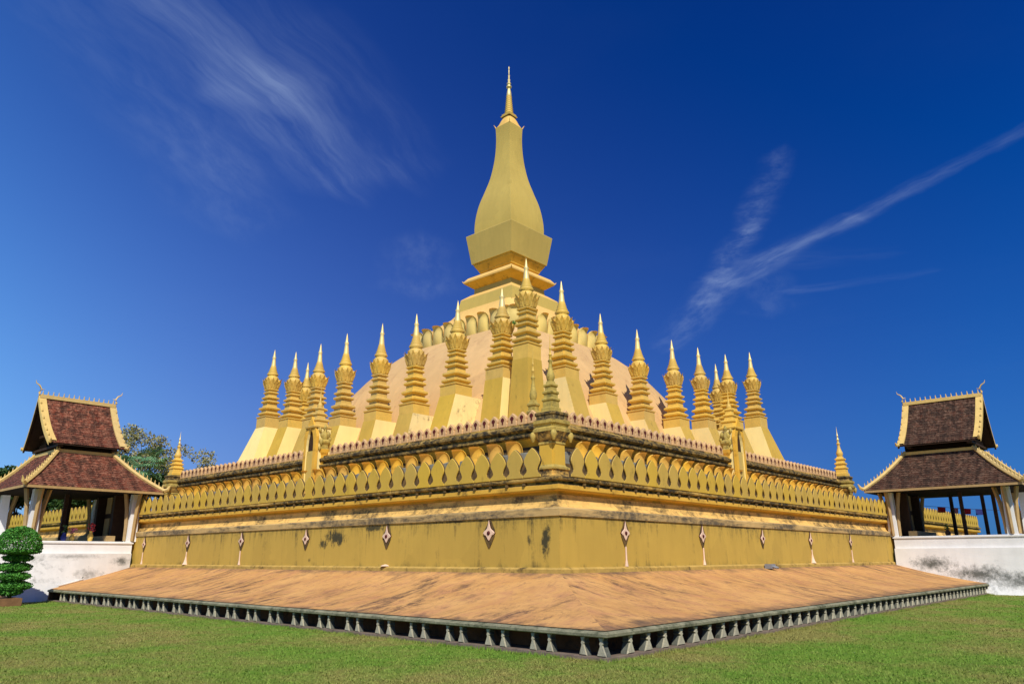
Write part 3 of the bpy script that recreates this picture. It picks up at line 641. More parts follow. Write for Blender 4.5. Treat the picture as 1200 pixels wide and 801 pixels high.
# corner posts
def corner_post(x, y):
    b = MB(); m1, m2, mo = M['yellow'], M['gilt_mould'], M['olive']
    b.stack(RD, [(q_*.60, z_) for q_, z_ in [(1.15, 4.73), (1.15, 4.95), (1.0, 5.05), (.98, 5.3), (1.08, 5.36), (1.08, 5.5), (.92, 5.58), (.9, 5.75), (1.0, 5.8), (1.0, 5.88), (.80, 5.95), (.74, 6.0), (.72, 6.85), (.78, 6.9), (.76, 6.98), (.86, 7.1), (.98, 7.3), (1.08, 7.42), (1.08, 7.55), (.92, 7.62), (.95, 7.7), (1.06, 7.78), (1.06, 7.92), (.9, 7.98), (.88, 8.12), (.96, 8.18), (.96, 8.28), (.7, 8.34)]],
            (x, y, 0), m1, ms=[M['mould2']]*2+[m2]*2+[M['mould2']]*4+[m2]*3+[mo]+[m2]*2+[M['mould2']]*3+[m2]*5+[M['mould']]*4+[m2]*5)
    for sx, sy in ((-1, -1), (1, -1), (-1, 1)):   # leaves hanging at the capital
        b.lathe([(.05, 7.0), (.12, 7.15), (.16, 7.3), (.1, 7.42), (.04, 7.45)], (x+sx*.58, y+sy*.58, 0), 6, M['gilt_mould'])
    b.build('corner_post', t2)
corner_post(X0-.55, Y0-.55); corner_post(X0-.55, Y1+.55); corner_post(X1+.55, Y0-.55)

def pinnacle(x, y, z, h, w, label, mossy, group='pinnacles on the second terrace'):
    t = thing('pinnacle', (x, y, z), label, 'pinnacle', group)
    m = M['gilt_mould'] if mossy else M['gilt']
    b = MB(); b.stack(RD, [(w*a, h*q) for a, q in ((1, 0), (1, .05), (.85, .06), (.82, .13), (.95, .145), (.95, .165), (.72, .18), (.70, .22), (.86, .235), (.86, .255), (.62, .27), (.60, .31), (.76, .325), (.76, .345), (.5, .36), (.42, .39))], (0, 0, 0), m); b.build('stepped_base', t)
    b = MB(); b.lathe([(w*a, h*q) for a, q in ((.36, .38), (.46, .40), (.58, .44), (.55, .47), (.40, .51), (.28, .56), (.22, .60), (.22, .63), (.34, .645), (.34, .655), (.2, .665))], (0, 0, 0), 12, m); b.build('bell', t)
    b = MB(); b.lathe([(w*a, h*q) for a, q in ((.2, .66), (.17, .72), (.24, .725), (.24, .735), (.13, .745), (.11, .80), (.16, .805), (.16, .815), (.08, .83), (.05, .9), (.008, 1))], (0, 0, 0), 8, M['gilt_bright'] if not mossy else M['gilt']); b.build('spike', t)
pinnacle(X0-.5, Y0-.5, 8.34, 3.65, .34, 'mossy stepped pinnacle on the corner post nearest the viewer', True)
pinnacle(-16.2, -16.4, 7.97, 4.4, .33, 'thin pale pinnacle just left behind the nearest corner pinnacle', True)
pinnacle(X0-.5, Y1+.5, 8.34, 3.4, .46, 'golden pinnacle at the far left corner of the second terrace, before the trees', False)
pinnacle(X1+.5, Y0-.5, 8.34, 4.0, .46, 'golden pinnacle at the far right corner of the second terrace', False)

def gateway(x, y, rz, label):
    t = thing('shrine_gateway', (x, y, 0), label, 'gateway', 'small gateways on the second terrace', rz)
    m, mo = M['yellow'], M['gilt_mould']
    W2, D = .95, .75     # half width along Y, half depth along X; opening faces -X
    b = MB(); b.box(-D+.20, D, -W2+.10, W2-.10, 5.6, 9.75, M['pale'])
    b.stack([(-1, -1), (1, -1), (1, 1), (-1, 1)], [(1.0, 5.5), (1.0, 6.3), (.9, 6.4)], (0, 0, 0), M['mould2'])
    # arch surround: two jambs and a pointed head cut from one plate
    inner = [(-.56, 6.55), (-.56, 8.7), (-.50, 9.05), (-.36, 9.4), (-.15, 9.68), (0, 9.85), (.15, 9.68), (.36, 9.4), (.50, 9.05), (.56, 8.7), (.56, 6.55)]
    outer = [(-.95, 6.4), (-.95, 8.8), (-1.02, 9.2), (-.8, 9.65), (-.45, 9.95), (0, 10.45), (.45, 9.95), (.8, 9.65), (1.02, 9.2), (.95, 8.8), (.95, 6.4)]
    n = len(inner); xf, xb = -D-.04, -D+.24
    for i in range(n-1):
        a, c = inner[i], inner[i+1]; e, f = outer[i], outer[i+1]
        b.face([(xf, e[0], e[1]), (xf, f[0], f[1]), (xf, c[0], c[1]), (xf, a[0], a[1])], m)
        b.face([(xf, a[0], a[1]), (xf, c[0], c[1]), (xb, c[0], c[1]), (xb, a[0], a[1])], M['pale'])
        b.face([(xf, e[0], e[1]), (xb, e[0], e[1]), (xb, f[0], f[1]), (xf, f[0], f[1])], m)
    b.build('body', t)
    b = MB(); b.box(-D+.06, -D+.14, -.56, .56, 6.3, 8.35, M['olive_clean']); b.build('door_leaf', t)
    b = MB(); b.face([(-D+.19, u, w) for u, w in inner], M['wood']); b.build('arch_interior_shade', t)  # flat dark sheet standing in for the unlit interior of the arch
    for sy in (-1, 1):
        b = MB(); b.stack(RD, [(.28, 6.4), (.30, 6.7), (.22, 6.8), (.2, 8.1), (.3, 8.25), (.34, 8.45), (.24, 8.5), (.24, 8.7), (.36, 8.85), (.36, 8.95), (.2, 9.05)], (-D+.85, sy*(W2+.05), 0), m, ms=[m]*5+[mo]*5)
        b.lathe([(.2, 9.05), (.26, 9.15), (.2, 9.35), (.08, 9.6), (.02, 9.95)], (-D+.85, sy*(W2+.05), 0), 8, mo); b.build('pilaster', t)
        b = MB()    # carved leaves on the flank
        for i, (dx, zz, r) in enumerate(((-.2, 8.9, .24), (.45, 8.8, .28), (-.1, 9.3, .24), (.45, 9.35, .24), (.1, 9.75, .2), (-.4, 9.6, .16), (.62, 9.1, .2), (-.35, 8.5, .16))):
            b.lathe([(r*.35, -r*.8), (r, -r*.1), (r*.7, r*.5), (r*.08, r*1.1)], (dx, sy*(W2-.02), zz), 7, mo)
        b.build('carved_leaves', t)
    b = MB(); b.stack(RD, [(.92, 9.75), (.94, 9.85), (.66, 9.94), (.60, 10.15), (.70, 10.21), (.70, 10.28), (.44, 10.36), (.40, 10.55), (.50, 10.61), (.50, 10.68), (.32, 10.75), (.29, 10.92), (.37, 10.97), (.37, 11.03), (.22, 11.1)], (0, 0, 0), M['gilt']); b.build('stepped_roof', t)
    b = MB(); b.lathe([(.2, 11.05), (.26, 11.15), (.2, 11.3), (.1, 11.45), (.13, 11.5), (.07, 11.56), (.05, 11.9), (.01, 12.3)], (0, 0, 0), 8, M['gilt']); b.build('spike', t)
    t.scale = (.68, .66, 1)
gateway(X0-.4, -.95, 0, 'small arched gateway with carved spire midway along the left terrace wall')
gateway(-.7, Y0-.4, math.pi/2, 'small arched gateway with carved spire midway along the right terrace wall')

# ------------------------------------------------------------------ small stupas
def upper_meshes():
    sh = MB(); k = .88
    P = [(.66, 0), (.64, .012), (.80, .03), (.80, .048), (.57, .066), (.56, .088), (.76, .106), (.76, .124), (.51, .142), (.49, .190), (.65, .204), (.65, .219), (.46, .235), (.455, .248), (.63, .262), (.63, .276), (.43, .291), (.425, .328), (.54, .340), (.54, .351), (.41, .363), (.41, .374), (.53, .386), (.53, .397), (.42, .407)]
    sh.stack(RD, [(a*k, z) for a, z in P], (0, 0, 0), M['gilt'])
    cp = MB(); cp.stack(RD, [(.38, .40), (.46, .42), (.54, .47), (.58, .51), (.55, .535), (.42, .545)], (0, 0, 0), M['gilt'])
    for ring, (n, r0, z0, r1, z1, w) in enumerate(((16, .45, .405, .64, .50, .12), (12, .50, .44, .75, .555, .13))):
        for i in range(n):
            a = 2*math.pi*i/n+ring*.13; q = 1/max(abs(math.cos(a)), abs(math.sin(a)))**.55; ca, sa = math.cos(a), math.sin(a)
            def pp(r, t, z): return (ca*r*q-sa*t, sa*r*q+ca*t, z)
            A_, B_, C_ = (r0, z0), ((r0+r1)/2-.02, (z0*.45+z1*.55)), (r1, z1)
            for (r_a, z_a), (r_b, z_b), wa, wb in ((A_, B_, w*.7, w), (B_, C_, w, .01)):
                cp.face([pp(r_a, -wa, z_a), pp(r_a, wa, z_a), pp(r_b, wb, z_b), pp(r_b, -wb, z_b)], M['gilt'])
                cp.face([pp(r_a-.05, -wa, z_a), pp(r_b-.04, -wb, z_b), pp(r_b-.04, wb, z_b), pp(r_a-.05, wa, z_a)], M['gilt'])
    so_ = MB(); so_.lathe([(.56, .52), (.55, .55), (.48, .578), (.36, .598), (.34, .603), (.45, .612), (.47, .622), (.43, .634), (.36, .642), (.38, .648), (.385, .656), (.32, .668), (.33, .673), (.285, .692), (.295, .697), (.25, .715), (.255, .72), (.215, .738), (.195, .75)], (0, 0, 0), 14, M['gilt'])
    nd = MB(); nd.lathe([(.20, .745), (.175, .78), (.145, .83), (.12, .862), (.155, .872), (.155, .882), (.105, .892), (.085, .92), (.05, .96), (.005, 1)], (0, 0, 0), 10, M['gilt_bright'])
    return sh, cp, so_, nd
UP = None
def stupa(x, y, zb, zt, corner, rz, label, k=1.0, inward=1.6, flare=1.45, stained=False):
    global UP
    z0 = 7.9; t = thing('small_stupa', (x, y, z0), label, 'small stupa', 'small stupas ringing the dome', rz)
    hb = zb-z0; bh = .75 if not corner else .95; w = .66*k*(.86 if corner == 2 else 1); b = MB(); ow = flare
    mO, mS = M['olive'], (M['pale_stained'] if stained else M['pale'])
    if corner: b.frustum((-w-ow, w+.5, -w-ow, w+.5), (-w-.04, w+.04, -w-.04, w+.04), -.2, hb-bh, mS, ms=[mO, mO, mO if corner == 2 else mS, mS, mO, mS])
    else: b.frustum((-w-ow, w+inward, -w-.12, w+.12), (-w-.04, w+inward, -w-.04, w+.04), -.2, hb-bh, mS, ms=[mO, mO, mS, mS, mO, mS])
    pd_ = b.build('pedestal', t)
    b = MB(); b.stack(SQ, [(w+.02, hb-bh), (w+.02, hb-.12), (w+.07, hb-.09), (w+.07, hb-.02), (w, hb)], (0, 0, 0), M['gilt']); 
    b.build('block', pd_)
    H = zt-zb
    if UP is None:
        ms_ = upper_meshes(); a_ = ms_[0].build('stepped_shaft', t, (0, 0, hb)); b_ = ms_[1].build('lotus_capital', a_); c_ = ms_[2].build('cone', t, (0, 0, hb)); d_ = ms_[3].build('needle', c_)
        UP = [(a_, b_), (c_, d_)]; a_.scale = c_.scale = (k, k, H)
    else:
        tx, ty = random.uniform(-.008, .008), random.uniform(-.008, .008)
        for o, sub in UP:
            c = dup(o, t, (0, 0, hb), 0, (k, k, H)); c.rotation_euler = (tx, ty, random.uniform(-.02, .02)); dup(sub, c, (0, 0, 0))
PI2 = math.pi/2
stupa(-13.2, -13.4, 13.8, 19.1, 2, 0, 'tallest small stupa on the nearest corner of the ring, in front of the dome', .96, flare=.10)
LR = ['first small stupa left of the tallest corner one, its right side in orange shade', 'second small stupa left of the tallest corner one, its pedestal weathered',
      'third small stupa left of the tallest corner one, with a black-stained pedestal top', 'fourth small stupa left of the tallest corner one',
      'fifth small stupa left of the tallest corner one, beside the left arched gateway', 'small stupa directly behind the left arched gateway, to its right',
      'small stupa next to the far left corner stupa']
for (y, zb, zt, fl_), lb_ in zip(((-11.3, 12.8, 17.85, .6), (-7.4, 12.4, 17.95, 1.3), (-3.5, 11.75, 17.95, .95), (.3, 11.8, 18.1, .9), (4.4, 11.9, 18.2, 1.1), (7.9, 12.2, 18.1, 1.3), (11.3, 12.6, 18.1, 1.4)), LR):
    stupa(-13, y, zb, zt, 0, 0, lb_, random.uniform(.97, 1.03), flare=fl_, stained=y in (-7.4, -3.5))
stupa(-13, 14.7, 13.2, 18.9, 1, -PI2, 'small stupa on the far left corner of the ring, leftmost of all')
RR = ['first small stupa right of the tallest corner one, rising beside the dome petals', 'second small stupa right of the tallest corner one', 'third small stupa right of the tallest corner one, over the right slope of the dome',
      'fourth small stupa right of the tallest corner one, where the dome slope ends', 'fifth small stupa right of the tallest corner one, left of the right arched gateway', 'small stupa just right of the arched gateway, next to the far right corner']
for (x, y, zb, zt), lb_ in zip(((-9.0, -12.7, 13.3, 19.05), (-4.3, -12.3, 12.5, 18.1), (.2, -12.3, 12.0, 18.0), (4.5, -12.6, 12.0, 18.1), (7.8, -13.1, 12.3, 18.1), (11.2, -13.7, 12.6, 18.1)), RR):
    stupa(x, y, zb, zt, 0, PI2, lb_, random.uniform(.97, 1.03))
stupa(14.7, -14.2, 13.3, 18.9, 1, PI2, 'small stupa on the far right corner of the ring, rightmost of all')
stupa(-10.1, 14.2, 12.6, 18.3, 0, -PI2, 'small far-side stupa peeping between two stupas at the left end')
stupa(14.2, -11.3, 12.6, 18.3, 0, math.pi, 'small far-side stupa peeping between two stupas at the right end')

# ------------------------------------------------------------------ great stupa: dome, petal crown, tower, spire
gs = thing('great_stupa', (0, 0, 7.9), 'great golden stupa with peach dome, petal crown and tall bottle-shaped spire', 'stupa')
def P0(m, name): 
    o = m.build(name, gs); o.location = (0, 0, -7.9); return o
def superell(n, k): 
    out = []
    for i in range(k):
        a = 2*math.pi*(i+.5)/k; c, s_ = math.cos(a), math.sin(a)
        r = (abs(c)**n+abs(s_)**n)**(-1/n); out.append((c*r, s_*r))
    return out
SE = superell(7, 96)
d = MB(); d.stack(SE, [(12.9, 7.9), (12.5, 9.4), (11.95, 11.0), (11.2, 12.6), (10.2, 14.25), (9.2, 15.6), (8.15, 16.8), (7.1, 17.75), (6.4, 18.25)], (0, 0, 0), M['dome'], smooth=True); P0(d, 'dome')
SE2 = superell(10, 64)
d = MB(); d.stack(SE2, [(6.35, 17.95), (6.32, 18.1), (6.2, 18.32), (5.95, 18.36)], (0, 0, 0), M['olive']); P0(d, 'petal_base_band')
d = MB(); d.stack(SE2, [(5.45, 18.2), (5.25, 19.4), (5.3, 19.9), (5.0, 20.15), (4.3, 20.75), (3.75, 21.2), (3.45, 21.6), (3.32, 21.85)], (0, 0, 0), M['peach'], smooth=True); P0(d, 'shoulder')
pp_ = petal_mb(1.32, 2.0, .30, .50, M['petal'], M['peach'], taper=.70, th=.08)
proto = None
for rz in range(4):
    for i in range(9):
        u = (i-4)*1.27
        if abs(i-4) == 4: u *= .985
        a = rz*PI2; off = 5.72 if abs(i-4) < 4 else 5.62
        p = Matrix.Rotation(a, 3, 'Z') @ Vector((-off, u, 18.28-7.9))
        if proto is None: proto = pp_.build('dome_petal', gs, p)
        else: dup(proto, gs, p, a)
    p = Matrix.Rotation(rz*PI2, 3, 'Z') @ Vector((-5.45, -5.45, 18.28-7.9)); dup(proto, gs, p, rz*PI2+math.pi/4)
mo, my, mp = M['olive_clean'], M['yellow'], M['peach']
def sq(name, prof, plan=SQ):
    b = MB(); b.stack(plan, [(w, z) for w, z, _ in prof], (0, 0, 0), my, ms=[m for _, _, m in prof][:-1]+[prof[-1][2]]); return P0(b, name)
sq('tower_block', [(3.14, 21.5, mo), (3.14, 21.75, mo), (2.92, 22.98, mp), (2.90, 23.06, mp), (2.3, 23.52, mp)])
sq('tower_neck', [(2.14, 23.4, mo), (2.10, 24.08, M['yellow']), (2.2, 24.12, M['yellow']), (2.70, 24.50, M['yellow']), (2.76, 24.56, mp), (2.78, 24.68, mp), (2.50, 25.04, mp), (1.98, 25.18, my), (1.80, 25.22, my), (1.76, 25.52, my), (1.84, 25.60, my), (1.86, 25.70, my), (2.16, 26.18, my), (2.19, 26.33, my)])
for sx, sy in ((-1, -1), (1, -1), (-1, 1), (1, 1)):
    b = MB(); b.tube([(sx*2.70, sy*2.70, 24.62), (sx*2.79, sy*2.79, 24.66), (sx*2.86, sy*2.86, 24.78)], [.08, .05, .012], 6, mp); P0(b, 'cornice_horn')
sq('tower_cap', [(2.2, 26.32, mo), (2.30, 26.34, mo), (2.66, 28.86, mo), (2.64, 28.92, mo), (2.15, 29.0, mo)])
# bottle-shaped bulb with lightly rounded edges
bp_ = [(-1, -.998), (-.998, -1), (.998, -1), (1, -.998), (1, .998), (.998, 1), (-.998, 1), (-1, .998)]
ctrl = [(28.95, 2.13), (29.6, 2.15), (30.3, 2.12), (31.1, 2.03), (32.05, 1.86), (33.2, 1.55), (34.5, 1.22), (35.7, 1.02), (36.8, .90), (37.9, .84), (38.9, .835), (39.75, .87)]
def interp(z):
    zs = [c[0] for c in ctrl]; ws = [c[1] for c in ctrl]
    i = max(0, min(len(zs)-2, next((k for k in range(len(zs)-1) if z <= zs[k+1]), len(zs)-2)))
    g_ = lambda k: (ws[min(k+1, len(ws)-1)]-ws[max(k-1, 0)])/(zs[min(k+1, len(zs)-1)]-zs[max(k-1, 0)])
    h_ = zs[i+1]-zs[i]; t = (z-zs[i])/h_
    return (2*t**3-3*t*t+1)*ws[i]+(t**3-2*t*t+t)*h_*g_(i)+(-2*t**3+3*t*t)*ws[i+1]+(t**3-t*t)*h_*g_(i+1)
zz = [28.95+(39.75-28.95)*i/44 for i in range(45)]
b = MB(); prof = [(interp(z), z) for z in zz]
b.mesh([(x*w, y*w, z) for w, z in prof for x, y in bp_], [(i*8+k, i*8+(k+1) % 8, (i+1)*8+(k+1) % 8, (i+1)*8+k) for i in range(44) for k in range(8)], mo, False)
P0(b, 'bulb')
b = MB()          # arched top edges with small corner horns, pillow roof
for rz in range(4):
    Rm = Matrix.Rotation(rz*PI2, 3, 'Z'); st = len(b.v); K = 12
    for i in range(K):
        u0, u1 = -1+2*i/K, -1+2*(i+1)/K
        hz = lambda u: 39.75+.30*(1-u*u)**.8
        b.face([(-.87, u0*.87, 39.74), (-.87, u1*.87, 39.74), (-.80, u1*.80, hz(u1)), (-.80, u0*.80, hz(u0))], M['peach'], None, True)
    b.xform(lambda p: Rm @ p, st)
    b.tube([Rm @ Vector(p) for p in ((-.84, -.84, 39.7), (-.90, -.90, 39.85), (-.99, -.99, 40.06))], [.06, .045, .01], 6, M['peach'])
b.stack(superell(5, 32), [(.80, 39.85), (.74, 40.1), (.6, 40.45), (.45, 40.75), (.38, 40.9)], (0, 0, 0), M['peach'], smooth=True)
P0(b, 'bulb_crown')
b = MB(); gg = M['gilt']; br_ = M['gilt_bright']
b.stack(SQ, [(.52, 40.85), (.55, 40.95), (.46, 41.05), (.48, 41.15), (.38, 41.22)], (0, 0, 0), gg)
pr = []; r = .42; z = 41.2
while z < 43.1: pr += [(r*.82, z), (r, z+.06), (r, z+.13), (r*.84, z+.2)]; z += .22; r *= .945
b.lathe(pr, (0, 0, 0), 12, gg); P0(b, 'finial_rings')
b = MB(); b.lathe([(.2, 43.1), (.24, 43.25), (.2, 43.55), (.12, 43.95), (.10, 44.0)], (0, 0, 0), 12, br_)
b.lathe([(.1, 44.0), (.24, 44.08), (.26, 44.16), (.15, 44.22), (.14, 44.4), (.21, 44.46), (.2, 44.52), (.09, 44.58), (.12, 44.95), (.06, 45.0), (.09, 45.35), (.04, 45.4), (.05, 45.9), (.025, 46.0), (.06, 46.15), (.05, 46.25), (.005, 46.42)], (0, 0, 0), 10, br_); P0(b, 'finial_spike')

# ------------------------------------------------------------------ pavilions
def pavilion(side, o0, o1, z0, dE, dT, dU, dR, eo, to, uo, ro, sc, tile, label):
    """local frame: o outward from the wall plane, s along the wall away from the near corner"""
    S0 = 8.5 if side == 0 else 10.2
    def mp_(o, s, z): return Vector((-A-o, S0+s, z0+z)) if side == 0 else Vector((S0+s, -A-o, z0+z))
    ctr = mp_((o0+o1)/2, sc, 0)
    t = thing('pavilion', ctr, label, 'pavilion', 'open prayer pavilions beside the monument')
    def put(b, name, parent=t):
        b.xform(lambda p: mp_(p.x, p.y, p.z)-ctr); return b.build(name, parent)
    S1 = 2*sc
    for o in (o0, o1):
        for s in (0, S1):
            b = MB(); b.frustum((o-.27, o+.27, s-.27, s+.27), (o-.2, o+.2, s-.2, s+.2), 0, dE+.25, M['white']); put(b, 'column')
            for (do, ds) in ((1, 0), (-1, 0), (0, -1 if s == 0 else 1)):
                b = MB(); b.tube([(o+do*.32, s+ds*.32, .05), (o+do*.34, s+ds*.36, .9), (o+do*.42, s+ds*.45, 1.9), (o+do*.62, s+ds*.7, dE+.02)], [.11, .11, .12, .13], 4, M['tan'], False); put(b, 'bracket')
    for o, s in (((o0+o1)/2-.9, S1-.2), ((o0+o1)/2+1.0, S1-.2), (o1-.6, sc*.9), ((o0+o1)/2+.3, .9*sc), (o1-1.4, S1*.7)):
        b = MB(); b.box(o-.1, o+.1, s-.1, s+.1, 0, dE+.6, M['wood']); put(b, 'post')
    b = MB(); b.box(o0-.2, o1+.2, -.18, .18, dE-.05, dE+.3, M['wood']); b.box(o0-.2, o1+.2, S1-.18, S1+.18, dE-.05, dE+.3, M['wood'])
    b.box(o0-.183, o0+.183, .18, S1-.18, dE-.053, dE+.303, M['wood']); b.box(o1-.183, o1+.183, .18, S1-.18, dE-.053, dE+.303, M['wood']); b.box(o0-.1, o1+.1, sc-.12, sc+.12, dE+.2, dE+.45, M['wood']); put(b, 'beam')
    # lower hipped roof
    e0, e1 = eo; h0, h1 = to; se0, se1 = -1.1, S1+1.1; st0, st1 = 1.1, S1-1.1
    lr = MB(); n = 15
    cE = [(e0, se0), (e1, se0), (e1, se1), (e0, se1)]; cT = [(h0, st0), (h1, st0), (h1, st1), (h0, st1)]
    def pt(k, q): 
        a, c = cE[k], cT[k]; return Vector((a[0]+(c[0]-a[0])*q, a[1]+(c[1]-a[1])*q, dE+(dT-dE)*q-.16*math.sin(math.pi*q)))
    for k in range(4):
        l = (k+1) % 4; lenE = math.dist(cE[k], cE[l])
        for i in range(n):
            q0, q1 = i/n, (i+1)/n; A0, B0, A1, B1 = pt(k, q0), pt(l, q0), pt(k, q1), pt(l, q1); up = Vector((0, 0, .05))
            ua0, ub0 = lenE*q0*.3, lenE*(1-q0*.3); sl_ = 3.2
            uv = [(ua0, q0*sl_), (ub0, q0*sl_), (ub0, q1*sl_), (ua0, q1*sl_)]; jit = lambda: Vector((0, 0, random.uniform(-.008, .008)))
            lr.face([A0+up, B0+up, B1+up*.1, A1+up*.1], tile, uv); lr.face([A0, B0, B0+up, A0+up], tile, [(ua0, 0), (ub0, 0), (ub0, .05), (ua0, .05)])
    lo = put(lr, 'lower_roof')
    b = MB(); 
    for k in range(4):
        l = (k+1) % 4; a, c = pt(k, 0), pt(l, 0); dn = Vector((0, 0, -.14)); b.face([a, c, c+dn, a+dn], M['tan'])
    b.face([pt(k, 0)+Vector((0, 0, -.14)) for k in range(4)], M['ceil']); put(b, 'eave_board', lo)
    for k in range(4):
        b = MB(); pts = [pt(k, i/8)+Vector((0, 0, .10)) for i in range(9)]; b.tube(pts, .13, 6, M['trim'], False)
        pd = (pt(k, 0)-pt(k, 1)); pd.z = 0; pd.normalize(); b.tube([pt(k, 0)+Vector((0, 0, .1)), pt(k, 0)+pd*.22+Vector((0, 0, .18)), pt(k, 0)+pd*.36+Vector((0, 0, .45))], [.13, .1, .02], 6, M['trim'], False)
        for i in range(13):
            p = pt(k, .03+i/13.5)+Vector((0, 0, .2)); b.lathe([(.04, 0), (.05, .05), (.025, .1), (.035, .14), (.01, .25)], p, 6, M['trim'])
        put(b, 'hip_ridge', lo)
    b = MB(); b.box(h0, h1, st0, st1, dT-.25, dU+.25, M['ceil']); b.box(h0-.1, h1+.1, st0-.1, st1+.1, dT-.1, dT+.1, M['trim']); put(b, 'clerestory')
    # upper gabled roof, ridge along o
    u0, u1 = uo; r0, r1 = ro; sE = sc-2.4
    up_ = MB(); n = 16
    def sl(q, sgn): # eave(0)..ridge(1)
        return sc+sgn*(2.45*(1-q)), dU+(dR-dU)*(q**1.0)-.30*math.sin(math.pi*q)
    for sgn in (-1, 1):
        for i in range(n):
            q0, q1 = i/n, (i+1)/n; (s0_, z0_), (s1_, z1_) = sl(q0, sgn), sl(q1, sgn)
            a0, b0 = u0+(r0-u0)*q0, u1+(r1-u1)*q0; a1, b1 = u0+(r0-u0)*q1, u1+(r1-u1)*q1
            up_.face([(a0, s0_, z0_+.05), (b0, s0_, z0_+.05), (b1, s1_, z1_+.005), (a1, s1_, z1_+.005)], tile, [(a0, q0*3.9), (b0, q0*3.9), (b1, q1*3.9), (a1, q1*3.9)])
            up_.face([(a0, s0_, z0_), (b0, s0_, z0_), (b0, s0_, z0_+.05), (a0, s0_, z0_+.05)], tile, [(a0, 0), (b0, 0), (b0, .05), (a0, .05)])
            up_.face([(a0, s0_, z0_-.08), (a1, s1_, z1_-.08), (b1, s1_, z1_-.08), (b0, s0_, z0_-.08)], M['wood'])
    uo_ = put(up_, 'upper_roof')
    for (ue, re, sg) in ((u0, r0, -1), (u1, r1, 1)):
        b = MB()
        for sgn in (-1, 1):
            K = 14
            for i in range(K):
                q0, q1 = i/K, (i+1)/K; (s0_, z0_), (s1_, z1_) = sl(q0, sgn), sl(q1, sgn); a0, a1 = ue+(re-ue)*q0, ue+(re-ue)*q1; wd = .34
                out0, out1 = a0+sg*.06, a1+sg*.06; in0, in1 = a0-sg*wd, a1-sg*wd; tp = .14
                b.face([(out0, s0_, z0_+tp), (in0, s0_, z0_+tp), (in1, s1_, z1_+tp), (out1, s1_, z1_+tp)], M['trim'])
                b.face([(out0, s0_, z0_+tp), (out1, s1_, z1_+tp), (out1, s1_, z1_-.2), (out0, s0_, z0_-.2)], M['trim'])
                b.face([(in0, s0_, z0_+tp), (in0, s0_, z0_), (in1, s1_, z1_), (in1, s1_, z1_+tp)], M['trim'])
                b.face([(out0, s0_, z0_-.2), (out1, s1_, z1_-.2), (a1-sg*.05, s1_, z1_-.2), (a0-sg*.05, s0_, z0_-.2)], M['wood'])
                if i % 2 == 0: b.lathe([(.05, 0), (.06, .05), (.01, .2)], (a0, s0_, z0_+tp), 5, M['trim'])
            s_, z_ = sl(0, sgn); b.tube([(ue, s_, z_+.05), (ue+sg*.05, s_+sgn*.2, z_+.02), (ue+sg*.08, s_+sgn*.34, z_+.18)], [.12, .1, .02], 6, M['trim'], False)
        put(b, 'bargeboard', uo_)
        b = MB(); b.tube([(re, sc, dR+.05), (re+sg*.05, sc, dR+.3), (re-sg*.02, sc, dR+.55), (re+sg*.10, sc, dR+.75), (re+sg*.30, sc, dR+.88), (re+sg*.34, sc, dR+1.05)], [.09, .07, .045, .045, .03, .01], 6, M['trim'], True)
        b.tube([(re, sc, dR+.5), (re-sg*.22, sc, dR+.55)], [.05, .01], 5, M['trim']); put(b, 'ridge_horn', uo_)
        b = MB(); ge = ue-sg*.75
        b.face([(ge, sl(q, s_)[0], sl(q, s_)[1]-.1) for s_, q in [(-1, 0), (-1, .25), (-1, .5), (-1, .75), (-1, 1), (1, .75), (1, .5), (1, .25), (1, 0)]], M['wood'])
        for q in (.0, .38, .68): b.box(min(ge, ge+sg*.3), max(ge, ge+sg*.3), sl(q, -1)[0]+.1, sl(q, 1)[0]-.1, sl(q, 1)[1]-.2, sl(q, 1)[1]-.06, M['wood'])
        put(b, 'gable_panel', uo_)
    b = MB(); b.box(r0, r1, sc-.13, sc+.13, dR-.02, dR+.2, M['trim'])
    k = 15
    for i in range(k): b.lathe([(.04, 0), (.055, .05), (.025, .11), (.038, .14), (.01, .26)], (r0+(r1-r0)*(i+.5)/k, sc, dR+.2), 6, M['trim'])
    put(b, 'ridge_crest', uo_)
    return mp_
mpL = pavilion(0, .25, 5.6, 3.15, 2.95, 5.2, 5.6, 8.55, (-.95, 6.6), (1.6, 4.6), (1.0, 5.25), (1.15, 5.55), 3.1, M['tile_red'], 'open pavilion with reddish two-tiered tiled roof and white columns at the left edge')
mpR = pavilion(1, .2, 6.8, 3.42, 2.95, 5.4, 5.9, 9.0, (-1.0, 7.85), (1.3, 5.3), (1.1, 5.85), (1.2, 6.0), 2.9, M['tile_dark'], 'open pavilion with dark brown two-tiered tiled roof and white columns at the right edge')

